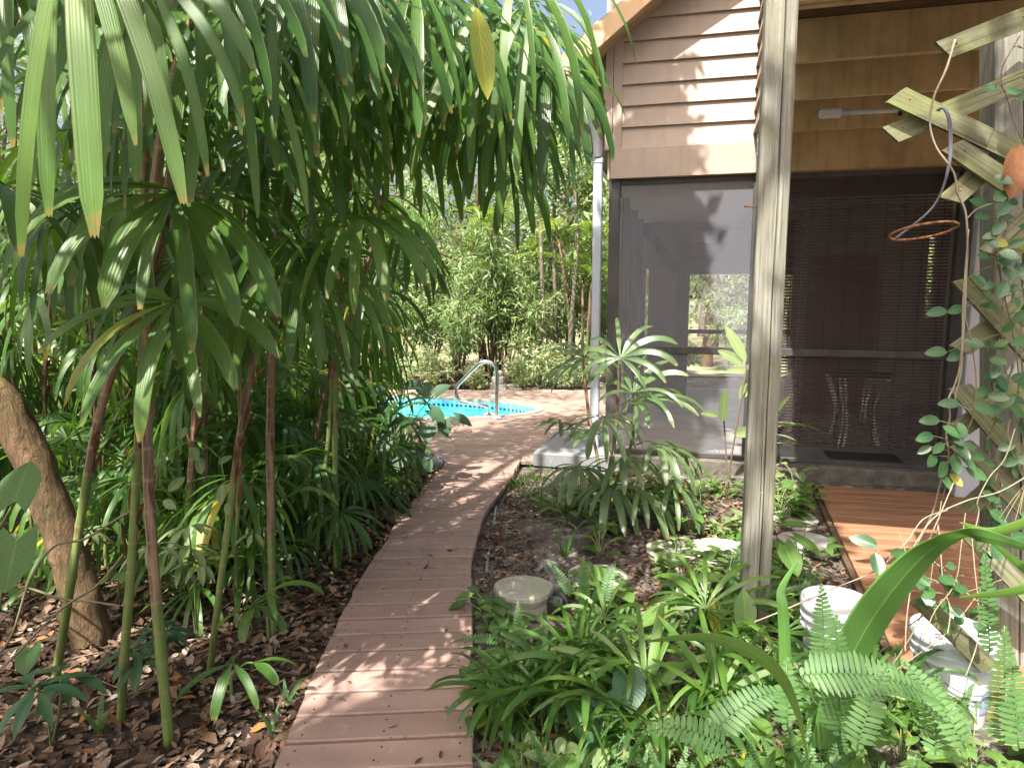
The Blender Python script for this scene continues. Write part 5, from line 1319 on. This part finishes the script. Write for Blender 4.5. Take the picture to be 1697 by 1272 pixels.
vine('climbing_vine', [D(1700,350,2.5), D(1660,336,2.5), D(1622,345,2.5), D(1603,362,2.5)], .003, 'short pale vine shoot crossing from the post to the long bare vine', 'twine')
vine('climbing_vine', [D(1598,520,2.5), D(1612,580,2.5), D(1618,640,2.5), D(1612,690,2.5), D(1600,720,2.5), D(1580,770,2.5), D(1560,830,2.5)], .0035, 'leafy creeper hanging in a dark clump before the porch blind', 'stem',
     leaves=[(1558,697,2.45,178,8),(1562,706,2.45,-25,-25),(1575,720,2.45,-40,-30),(1548,722,2.45,190,0),(1565,735,2.45,200,-20),(1583,735,2.45,-70,-30),(1552,755,2.45,215,-15),(1590,740,2.45,-10,10),(1580,752,2.45,-100,-50),(1596,755,2.45,-60,-40),(1557,782,2.45,-80,-35),(1575,785,2.45,-50,-35),(1605,755,2.45,0,0),(1587,700,2.45,-60,-50),(1545,740,2.45,170,-20),(1568,765,2.45,-140,-30),(1600,775,2.45,-20,-20),(1592,670,2.45,170,10),(1612,672,2.45,-10,-10)])
vine('climbing_vine', [D(1690,60,2.58), D(1662,110,2.58), D(1660,140,2.58), D(1668,160,2.58), D(1680,200,2.58), D(1700,245,2.58)], .0028, 'thin dark vine looping over the top of the mossy post', 'twig',
     leaves=[(1650,148,2.55,170,20),(1668,152,2.55,0,10),(1690,80,2.55,40,20),(1685,160,2.55,0,0)], L=.05)
vine('climbing_vine', [D(1670,330,2.55), D(1650,400,2.55), D(1660,470,2.55), D(1680,560,2.55), D(1688,640,2.55), D(1670,720,2.5), D(1700,800,2.5)], .0035, 'dense green creeper spread over the mossy post', 'stem',
     leaves=[(1640,345,2.52,180,30),(1640,360,2.52,190,10),(1655,362,2.52,0,15),(1672,340,2.52,30,30),(1668,410,2.52,-30,30),(1680,412,2.52,0,0),(1630,395,2.52,-50,-30),(1640,425,2.52,200,10),(1655,430,2.52,-10,10),(1665,440,2.52,-90,-40),(1680,445,2.52,20,10),(1690,460,2.52,-20,0),(1650,470,2.52,180,-10),(1612,455,2.52,-55,-35),(1630,480,2.52,-100,-30),(1598,510,2.52,190,-5),(1570,515,2.52,180,0),(1690,520,2.52,10,30),(1600,585,2.52,185,-10),(1570,583,2.52,175,5),(1675,630,2.52,0,30),(1660,630,2.52,180,20),(1690,640,2.52,-10,-10),(1640,645,2.52,190,-10),(1672,655,2.52,-20,-20),(1692,680,2.52,-60,-40),(1690,700,2.52,-100,-40),(1675,330,2.52,70,30),(1690,310,2.52,40,20),(1688,375,2.52,10,-10),(1665,385,2.52,100,30),(1682,760,2.5,-30,0),(1655,860,2.4,-60,-30),(1690,850,2.4,-20,-20),(1645,900,2.4,-100,-30),(1675,890,2.4,0,10)])
for x0, y0, y1, k in ((1665,300,620,16),(1690,420,800,16),(1650,560,860,14),(1640,820,960,14)):
    lv = []
    for q in range(k):
        yy = y0+(y1-y0)*q/k; lv.append((x0+rp.uniform(-22,22), yy+rp.uniform(-12,12), 2.5-.02*rp.random(), rp.choice((0,180))+rp.uniform(-60,60), rp.uniform(-50,40)))
    vine('climbing_vine', [D(x0+rp.uniform(-12,12), y0+(y1-y0)*q/5, 2.53) for q in range(6)], .003, 'leafy strand of the dense creeper on the mossy post and lattice', 'stem' if k > 14 else 'twig', group='leafy creeper strands on the lattice', leaves=lv, L=.06)
vine('climbing_vine', [D(1500,930,2.3), D(1545,860,2.35), D(1600,830,2.4), D(1655,815,2.45), D(1700,790,2.45)], .0035, 'grey bare vine bowing level across the walkway below the lattice', 'twine')
vine('climbing_vine', [D(1610,900,2.4), D(1622,850,2.42), D(1620,830,2.42), D(1640,790,2.42), D(1665,760,2.42), D(1682,710,2.42)], .003, 'pale dead vine slanting over the lowest crossing slats', 'twine')
vine('climbing_vine', [D(1250,1030,1.9), D(1300,1010,1.9), D(1380,975,1.95), D(1450,945,2.0), D(1500,900,2.1), D(1530,860,2.2), D(1570,845,2.3)], .003, 'long thin grey runner lifting off the bed over the white bucket', 'twine', leaves=[(1455,905,2.0,150,20),(1450,915,2.0,-100,-40),(1475,918,2.0,10,10)])
for i, (x0, y0, x1, y1) in enumerate(((1560,830,1480,1100),(1580,800,1500,1080),(1600,850,1530,1060),(1555,870,1570,1050),(1640,950,1470,1120),(1520,900,1640,1010),(1500,1040,1660,960),(1610,880,1600,1120),(1490,880,1580,970))):
    mx_, my_ = (x0+x1)/2+rp.uniform(-25,25), (y0+y1)/2+rp.uniform(-15,25); Yv = 2.2+.15*rp.random()
    vine('climbing_vine', [D(x0,y0,Yv+.1), D(x0*.6+mx_*.4,y0*.6+my_*.4+rp.uniform(-8,8),Yv+.05), D(mx_,my_,Yv), D(x1*.5+mx_*.5+rp.uniform(-9,9),y1*.5+my_*.5,Yv-.05), D(x1,y1,Yv-.1)], .0028, 'dry tangled vine stem hanging over the second bucket below the trellis', 'twine' if i % 2 else 'stem', group='tangled dry vines below the trellis',
         leaves=[(mx_+rp.uniform(-15,15), my_+rp.uniform(-15,15), Yv-.02, rp.uniform(0,360), rp.uniform(-30,30)) for _ in range(3)], L=.055)
m = MB(); p = D(1690, 238, 2.5); leaf(m, p, Vector((-.15,-.1,-1)), Vector((0,-1,.1)), .20, .11, 'oval', .3, -.2, .5); 
M = NT('dry_leaf'); M.base(M.mix(M.ramp(M.noise(M.geo(), 30, 4), [(.35,0.),(.7,1.)]), (.20,.085,.032), (.13,.06,.026)), .7, .3); MAT['dry'] = M.m
o = tag(m.build('dead_leaf', MAT['dry'], smooth=True, origin=p), 'curled orange brown dead leaf caught on the mossy post', 'leaf')
m = MB(); p = D(790, 12, 2.1); leaf(m, p, vec(R(-60),R(-76)), Vector((.5,-1,.2)), .28, .075, 'oval', .2, .1, .5, N=9); m.tube([p, p+Vector((-.02,0,.12))], .003, 6)
tag(m.build('hanging_leaf', MAT['yellow_leaf'], smooth=True, origin=p), 'broad yellow green leaf hanging down among the palm leaflets above the boardwalk', 'leaf')
# ---------------------------------------------------------------- dead leaves on the soil
rl = random.Random(99)
def litter_mesh(spots, name, size=(.018,.075)):
    m = MB(); 
    for (x, y, z) in spots:
        L = rl.uniform(*size)*(1.7 if rl.random() < .06 else 1); W = L*rl.uniform(.32,.55); a = rl.uniform(0,6.28); ti = rl.gauss(0,.30); ro = rl.gauss(0,.35)
        d = vec(a, ti); w = Vector((-math.sin(a), math.cos(a), ro)).normalized(); n = w.cross(d); n = n if n.z > 0 else -n; cu = rl.uniform(-.35,.45)
        p = Vector((x,y,z)); q = []
        for t, ww, c in ((-.5,.10,cu),(-.2,.9,.15*cu),(.15,1.0,0),(.5,.05,cu*.8)):
            for s_ in (-1, 0, 1): q.append(p+d*(t*L)+w*(s_*ww*W*.5)+n*(c*L*.35+abs(s_)*ww*W*.18))
        m.add(q, [(3*i+j,3*i+j+1,3*i+j+4,3*i+j+3) for i in range(3) for j in range(2)], None, min(1, max(0, rl.random())))
    return m.build(name, MAT['litter'], smooth=True)
sp_ = []
while len(sp_) < 15000:
    y = 1.2+(rl.random()**1.25)*5.3; x = edge(PL, min(y,6.4))-.015-abs(rl.random()**1.25)*(2.6 if y < 4 else 2.0)
    sp_.append((x, y, gheight(x,y)+rl.uniform(.0,.026)))
tag(litter_mesh(sp_, 'leaf_litter'), 'brown and grey dead leaves strewn under the palm thicket', 'leaf litter', kind='stuff')
sp_ = []
while len(sp_) < 9000:
    x, y = rl.uniform(-.25, 2.4), rl.uniform(1.5, 6.1)
    q = Vector((x, y, 0))-a_walk; det = ex_walk.x*UU.y-ex_walk.y*UU.x
    al = (q.x*UU.y-q.y*UU.x)/det; be = (ex_walk.x*q.y-ex_walk.y*q.x)/det
    if x < edge(PRt, min(y,6.4))+.02 or (al > -.1 and be > -.03) or -(q+a_walk-W0).dot(NN) > -.07: continue
    if noise.noise(Vector((x*1.6, y*1.6, 4))) < -.25 + (.2 if x < .3 and y < 3.6 else 0): continue
    sp_.append((x, y, gheight(x,y)+rl.uniform(0,.018)))
tag(litter_mesh(sp_, 'bed_litter', (.014,.055)), 'small dark dead leaves over the soil of the planting bed', 'leaf litter', kind='stuff')
sp_ = []
while len(sp_) < 110:
    y = rl.uniform(1.0, 9.0); x = rl.uniform(-.8,.0) if y < 6.3 else rl.uniform(-1.6, 1.0)
    if y < 6.3 and not (edge(PL,y)+.02 < x < edge(PRt,y)-.02): continue
    if inside_pool(x, y, .15): continue
    sp_.append((x, y, .006 if y < 6.3 else -.004))
tag(litter_mesh(sp_, 'fallen_leaves', (.008,.045)), 'few small dry leaves fallen on the boards', 'leaf litter', kind='stuff')
for i in range(14):
    p = G(rl.uniform(60,560), rl.uniform(960,1180), GZ); a = rl.uniform(-.6,2.6); L = rl.uniform(.15,.5); z = gheight(p.x,p.y)
    m = MB(); q = [Vector((p.x+math.cos(a)*L*t+.03*math.sin(t*5+i), p.y+math.sin(a)*L*t, z+.022+.02*math.sin(t*3))) for t in (0,.25,.5,.75,1)]
    m.tube(smoothpath(q, 3), [.0045-.0025*k/12 for k in range(13)], 5)
    tag(m.build('twig', MAT['twine' if i % 2 else 'twig'], smooth=True, origin=q[0]), 'dry fallen twig lying on the leaf litter under the thicket', 'twig', 'dry twigs on the thicket litter')
for i in range(9):                          # twigs on the bed soil
    p = G(rl.uniform(830,1000), rl.uniform(845,925), GZ); a = rl.uniform(-.3,2.2); L = rl.uniform(.15,.5); z = gheight(p.x,p.y)
    m = MB(); q = [Vector((p.x+math.cos(a)*L*t+.03*math.sin(t*5+i), p.y+math.sin(a)*L*t, z+.018+.02*math.sin(t*3))) for t in (0,.25,.5,.75,1)]
    m.tube(smoothpath(q, 3), [.0045-.0025*k/12 for k in range(13)], 5)
    tag(m.build('twig', MAT['twine' if i % 2 else 'twig'], smooth=True, origin=q[0]), 'dry fallen twig lying on the bare bed soil by the boardwalk', 'twig', 'dry twigs on the bed soil')

# ---------------------------------------------------------------- trees and shrubs beyond the pool
rb_ = random.Random(31)
def leaf_card(m, p, d, n, L, W, tone):
    w = d.cross(n); w = w.normalized() if w.length > 1e-3 else d.orthogonal().normalized(); n = w.cross(d)
    m.add([p, p+d*L*.45-w*W*.5+n*W*.12, p+d*L-n*L*.12, p+d*L*.45+w*W*.5+n*W*.12, p+d*L*.5-n*L*.02], [(0,4,1),(1,4,2),(2,4,3),(3,4,0)], [(.5,0),(0,.45),(.5,1),(1,.45),(.5,.5)], tone)
def rvec(r):
    z = r.uniform(-1,1); a = r.uniform(0,6.28); s = math.sqrt(1-z*z); return Vector((s*math.cos(a), s*math.sin(a), z))
def crown_into(m, ends, rr, nleaf, L, rng, droop=.4, ratio=.42):
    for k in range(nleaf):
        c, r = rng.choice(ends); v = rvec(rng); q = c+v*(r*rng.random()**.5)*Vector((1,1,.75)).length/1.6
        d = (v*.6+rvec(rng)+Vector((0,0,-droop))).normalized(); l = L*rng.uniform(.6,1.25)
        leaf_card(m, q, d, (Vector((0,0,1))+rvec(rng)*.8).normalized(), l, l*ratio, rng.random())
def make_tree(base, h, spread, r0, nlimb, nleaf, leafL, mat, bark, rng, label, group, name='tree', first=.35, lean=(0,0), ratio=.42, cl=(.35,.7), clump=6):
    base = Vector(base); t = thing(name, base, label, 'tree', group); m = MB(); top = base+Vector((lean[0], lean[1], h*.92)); mid = base+(top-base)*.5+Vector((rng.uniform(-.2,.2), rng.uniform(-.2,.2), 0))
    P = smoothpath([base-ZZ*.1, base+(mid-base)*.5, mid, mid+(top-mid)*.6, top], 4); n = len(P)
    m.tube(P, [r0*(1.25 if i == 0 else 1)*(1-.75*i/n) for i in range(n)], 9); ends = [(top, h*.10*cl[1]/.7)]
    for k in range(nlimb):
        f = first+(.95-first)*k/nlimb; i = int(f*(n-1)); a = k*2.4+rng.uniform(-.4,.4); l = spread*rng.uniform(.6,1.1)*(1-.35*f)
        e = P[i]+Vector((math.cos(a)*l, math.sin(a)*l, l*rng.uniform(.3,.8))); md = (P[i]+e)/2+Vector((0,0,-.06*l))
        m.tube(smoothpath([P[i], md, e], 4), [r0*.42*(1-.8*j/8)*(1-.5*f) for j in range(9)], 6)
        for q in range(clump): 
            c = P[i]+(e-P[i])*rng.uniform(.45,1.15)+rvec(rng)*l*.28; ends.append((c, rng.uniform(*cl)))
    m.build('trunk', MAT[bark], t, smooth=True)
    m = MB(); crown_into(m, ends, 0, nleaf, leafL, rng, ratio=ratio); m.build('crown', MAT[mat], t); return t
def clone(o, loc, rz, s, label=None):
    c = copy_thing(o, loc, rz, s, label); return c
TG = 'trees beyond the pool'
T1 = make_tree((1.4,16,GZ), 7.5, 2.6, .13, 11, 2500, .14, 'bush', 'bark_grey', rb_, 'tall light green leafy tree beyond the pool', TG)
T2 = make_tree((-3.6,17.5,GZ), 8.5, 3.0, .16, 12, 2700, .15, 'bush_pale', 'bark_grey', rb_, 'tall pale yellow green tree beyond the pool', TG, first=.25)
T3 = make_tree((-.6,14.4,GZ), 5.5, 1.9, .09, 12, 2600, .12, 'bush_dark', 'bark', rb_, 'dark small leaved tree standing close beyond the pool', TG, first=.2)
lab1, lab2, lab3 = T1['label'], T2['label'], T3['label']
for (src, x, y, rz, s) in ((T1,-7.5,16,1.2,1.0),(T1,5.6,19,2.2,1.05),(T2,3.4,20.5,.7,1.0),(T2,-9.5,20,3.0,1.15),(T3,-4.6,14.2,2.0,1.0),(T3,3.0,17.0,4.0,1.1),(T1,-1.4,21,5.0,1.2),(T2,8.4,21,1.9,1.0),(T3,7.2,17.5,.9,1.15),(T1,-12.5,17,.4,1.1),(T2,-6.2,24,4.1,1.3),(T1,1.8,26,3.3,1.4),(T2,11.5,24,5.2,1.2),(T3,-9.2,13.2,1.0,1.0),(T3,4.7,22.5,2.9,1.5),(T1,-4.2,27,2.8,1.5),(T2,-12,27,.2,1.4),(T1,7.5,27,1.5,1.4),(T2,-16,21,.2,1.3),(T1,-17,15,2.2,1.1),(T2,15,22,2.6,1.2)):
    clone(src, (x,y,GZ), rz, s)
# forked tree framed by the rear opening of the porch
q0 = D(1172, 560, 15.5); 
make_tree((q0.x, 15.5, GZ), 6.5, 2.4, .14, 9, 3000, .2, 'bush_pale', 'bark', rb_, 'dark forked tree seen through the rear opening of the porch', None, first=.3, lean=(.5,0))
# slender trunks by the downpipe
for px, y, h, l in ((905,12.6,6,'slim straight grey trunk standing next to the downpipe'),(922,13.0,6.5,'slim dark trunk in the middle of three thin trunks'),(940,12.4,5.5,'slim bent brown trunk nearest the house corner')):
    g = D(px, 640, y); make_tree((g.x, y, GZ), h, .9, .05, 5, 700, .17, 'bush', 'bark_grey', rb_, l, 'slim trunks by the house corner', first=.6, clump=3)
# areca palms: ringed canes with feather fronds
def feather(m, p, d, L, rng, W=.34):
    N = 26; ds = L/N; pts=[p.copy()]; w = d.cross(ZZ).normalized(); n = w.cross(d)
    for i in range(N):
        t = i/N; d = (d+Vector((0,0,-1.5*ds/L*(.3+t)))).normalized(); n = w.cross(d).normalized(); p = p+d*ds; pts.append(p.copy())
        if t > .12:
            for s_ in (-1,1):
                l = W*(1-.55*abs(t-.45)/.55)*rng.uniform(.85,1.1); dd = (w*s_+d*.75+n*.22).normalized(); tn = rng.random()
                a = p; b = p+dd*l*.5+Vector((0,0,-.02)); c = p+dd*l+Vector((0,0,-.14*l-.05)); hw = d*.017
                m.add([a-hw*.5,a+hw*.5,b+hw,b-hw,c], [(0,1,2,3),(3,2,4)], [(0,0),(1,0),(1,.5),(0,.5),(.5,.9)], tn)
    m.tube(pts[::2], [.012-.009*i/13 for i in range(14)][:len(pts[::2])], 5, tone=.6)
def areca(base, n, h, rng, label, group=None):
    base = Vector(base); t = thing('areca_palm', base, label, 'palm', group)
    for k in range(n):
        a = rng.uniform(0,6.28); hh = h*rng.uniform(.55,1); o = Vector((math.cos(a),math.sin(a),0))*rng.uniform(.05,.22); top = base+o*2.2+ZZ*hh
        m = MB(); m.tube(smoothpath([base+o, base+o*1.3+ZZ*hh*.5, top], 5), .028, 7); m.build('cane', MAT['cane'], t, smooth=True)
        for j in range(6):
            m = MB(); feather(m, top, vec(a+j*1.05+rng.uniform(-.3,.3), R(rng.uniform(25,72))), rng.uniform(1.1,1.7), rng); m.build('frond', MAT['areca'], t, smooth=True)
    return t
ra = random.Random(17)
g = D(965, 640, 12.6); A1 = areca((g.x,12.6,GZ), 4, 2.9, ra, 'yellow green feather palm rising behind the white downpipe')
copy_thing(A1, (g.x-1.5,14.5,GZ), 2.0, 1.15, 'feather palm farther back in the middle of the garden gap')
copy_thing(A1, (g.x+1.6,15.5,GZ), 4.0, 1.1, 'feather palm standing behind the screened porch')
copy_thing(A1, (-3.2,13.0,GZ), 1.0, .9, 'feather palm beyond the pool next to the thicket')
def shrub(base, r, h, nleaf, L, mat, rng, label, group, ratio=.3, ns=7):
    base = Vector(base); t = thing('garden_shrub', base, label, 'shrub', group); m = MB(); ends=[]
    for k in range(ns):
        a = rng.uniform(0,6.28); e = base+Vector((math.cos(a)*r*rng.uniform(.2,.9), math.sin(a)*r*rng.uniform(.2,.9), h*rng.uniform(.5,1)))
        m.tube(smoothpath([base, base+(e-base)*.5+Vector((0,0,.12*h)), e], 4), .014, 5)
        for f in (.55,.8,1.0): ends.append((base+(e-base)*f+rvec(rng)*.08, r*rng.uniform(.2,.36)))
    m.build('stem', MAT['twig'], t, smooth=True); m = MB(); crown_into(m, ends, 0, nleaf, L, rng, .3, ratio); m.build('foliage', MAT[mat], t); return t
SG = 'shrubs along the far pool deck edge'
S1 = shrub((-.9,11.9,GZ), .75, 1.9, 1800, .15, 'bush', rb_, 'bushy long leaved green shrub along the far edge of the pool deck', SG, .2)
S2 = shrub((-1.9,12.2,GZ), .8, 2.2, 1800, .15, 'bush', rb_, 'tall narrow leaved shrub along the far edge of the pool deck', SG, .22)
S3 = shrub((.35,12.1,GZ), .6, .9, 1300, .10, 'bush_pale', rb_, 'low green shrub along the far edge of the pool deck', SG, .4)
for src, x, y, rz, s in ((S1,-2.9,11.8,1,1.1),(S2,-.1,12.6,2,1.1),(S3,1.2,11.9,3,.7),(S1,.7,13.2,4,1.1),(S3,-1.3,11.6,1.5,.8),(S2,-4.0,12.3,5,1.2),(S1,-5.2,11.9,2.2,1.2),(S3,1.9,12.6,.7,.8),(S2,-6.4,12.2,.2,1.3),(S1,-8.0,12,3,1.3),(S3,.75,11.7,5,.6),(S2,1.7,13.8,1.1,1.0),(S3,-.6,11.4,2.5,.55),(S3,-1.9,11.45,.5,.6),(S3,.2,11.45,1.5,.6),(S3,1.0,11.4,4.2,.55),(S1,-.4,12.9,3.0,1.5),(S2,-1.2,14.6,2.2,1.6),(S1,1.1,14.8,5.2,1.6),(S2,.2,13.9,.5,1.4),(S1,-1.6,13.3,1.7,1.3),(S2,-2.6,14.2,.7,1.4),(S3,3.5,14,2.,1.1),(S1,4.6,14.3,.8,.9),(S2,-9.5,11.5,.2,1.4),(S1,2.6,14.9,.5,1.0)):
    copy_thing(src, (x,y,GZ), rz, s)
# scraggly branch tree above the pool
make_tree((-2.3,13.2,GZ), 4.6, 1.9, .07, 8, 1500, .13, 'bush', 'bark_grey', rb_, 'scraggy grey branched small tree above the pool shrubs', None, first=.35, clump=4)

# far wood that closes the view
m = MB(); tr = MB()
for k in range(120):
    a = R(rb_.uniform(-75,75)); d = rb_.uniform(32,44); x, y = math.sin(a)*d, math.cos(a)*d; h = rb_.uniform(2.5,6.5)
    tr.tube([(x,y,GZ),(x+rb_.uniform(-.4,.4),y,h*.9)], .12, 6)
    ends = [(Vector((x+rb_.uniform(-1.5,1.5), y+rb_.uniform(-1.5,1.5), h*rb_.uniform(.15,1))), rb_.uniform(.8,1.5)) for _ in range(7)]
    crown_into(m, ends, 0, 420, .45, rb_, .3, .5)
w_ = tag(m.build('far_wood', MAT['bush_pale']), 'sunny green wood closing the view far beyond the lawn', 'wood', kind='stuff'); tr.build('trunk', MAT['bark_grey'], w_, smooth=True)

# ---------------------------------------------------------------- unseen tall tree, added out of view to shade and dapple the garden
rs = random.Random(8)
b = Vector((-3.4,-1.4,GZ)); t = thing('shade_tree', b, 'tall broad crowned tree over the palm thicket whose leaves dapple the boardwalk', 'tree')
m = MB(); fk = b+Vector((.3,.4,3.6)); m.tube(smoothpath([b-ZZ*.1, b+Vector((.1,.1,1.8)), fk], 5), [.24-.008*i for i in range(11)], 12)
clusters = [((-2.5,-1.7,6.4),1.6,300),((-3.8,1.2,6.8),1.4,1100),((-3.4,3.2,6.8),1.2,350),((-2.2,3.5,6.9),1.2,1700),((.13,4.28,6.7),.52,170,.21),((.0,3.88,6.7),.52,330,.2),((-.10,3.5,6.7),.55,420,.2),((-.30,3.2,6.7),.52,420,.2),((-.45,2.9,6.7),.5,300,.2),((-.85,3.6,6.7),.45,900),((-1.5,3.15,6.7),.6,1000),((-.1,.55,6.7),.32,150),((-.5,-.2,6.7),.35,150),((-.75,-.7,6.7),.35,140),((.75,.05,6.8),.5,330),((.42,-.65,6.7),.45,300),((-2.5,7.0,6.9),1.6,1600),  # leaf clusters placed towards the sun from each spot meant to be shaded
 ((-5.2,1.5,6.2),1.6,1600),((-4.6,2.6,6.6),1.3,1100),((-1.3,4.6,6.9),1.0,900),((.05,-.5,6.8),.6,420),((-1.3,-2.2,6.6),.9,300),((-2.3,.3,6.6),1.0,350)]
for c, r, n, *_ in clusters:
    c = Vector(c); m.tube(smoothpath([fk, fk+(c-fk)*.5+ZZ*.4, c], 5), [.11*(1-.85*i/10) for i in range(11)], 8)
    for k in range(6):
        e = c+rvec(rs)*r*.8; m.tube([c, (c+e)/2+ZZ*.06, e], [.022,.014,.006], 5)
m.build('trunk', MAT['bark_grey'], t, smooth=True); m = MB()
for c, r, n, *z_ in clusters:
    ends = [(Vector(c)+rvec(rs)*r*rs.uniform(.2,.85), r*.36) for _ in range(16)]
    crown_into(m, ends, 0, n, z_[0] if z_ else .13, rs, .2, .5)
m.build('crown', MAT['bush_dark'], t)
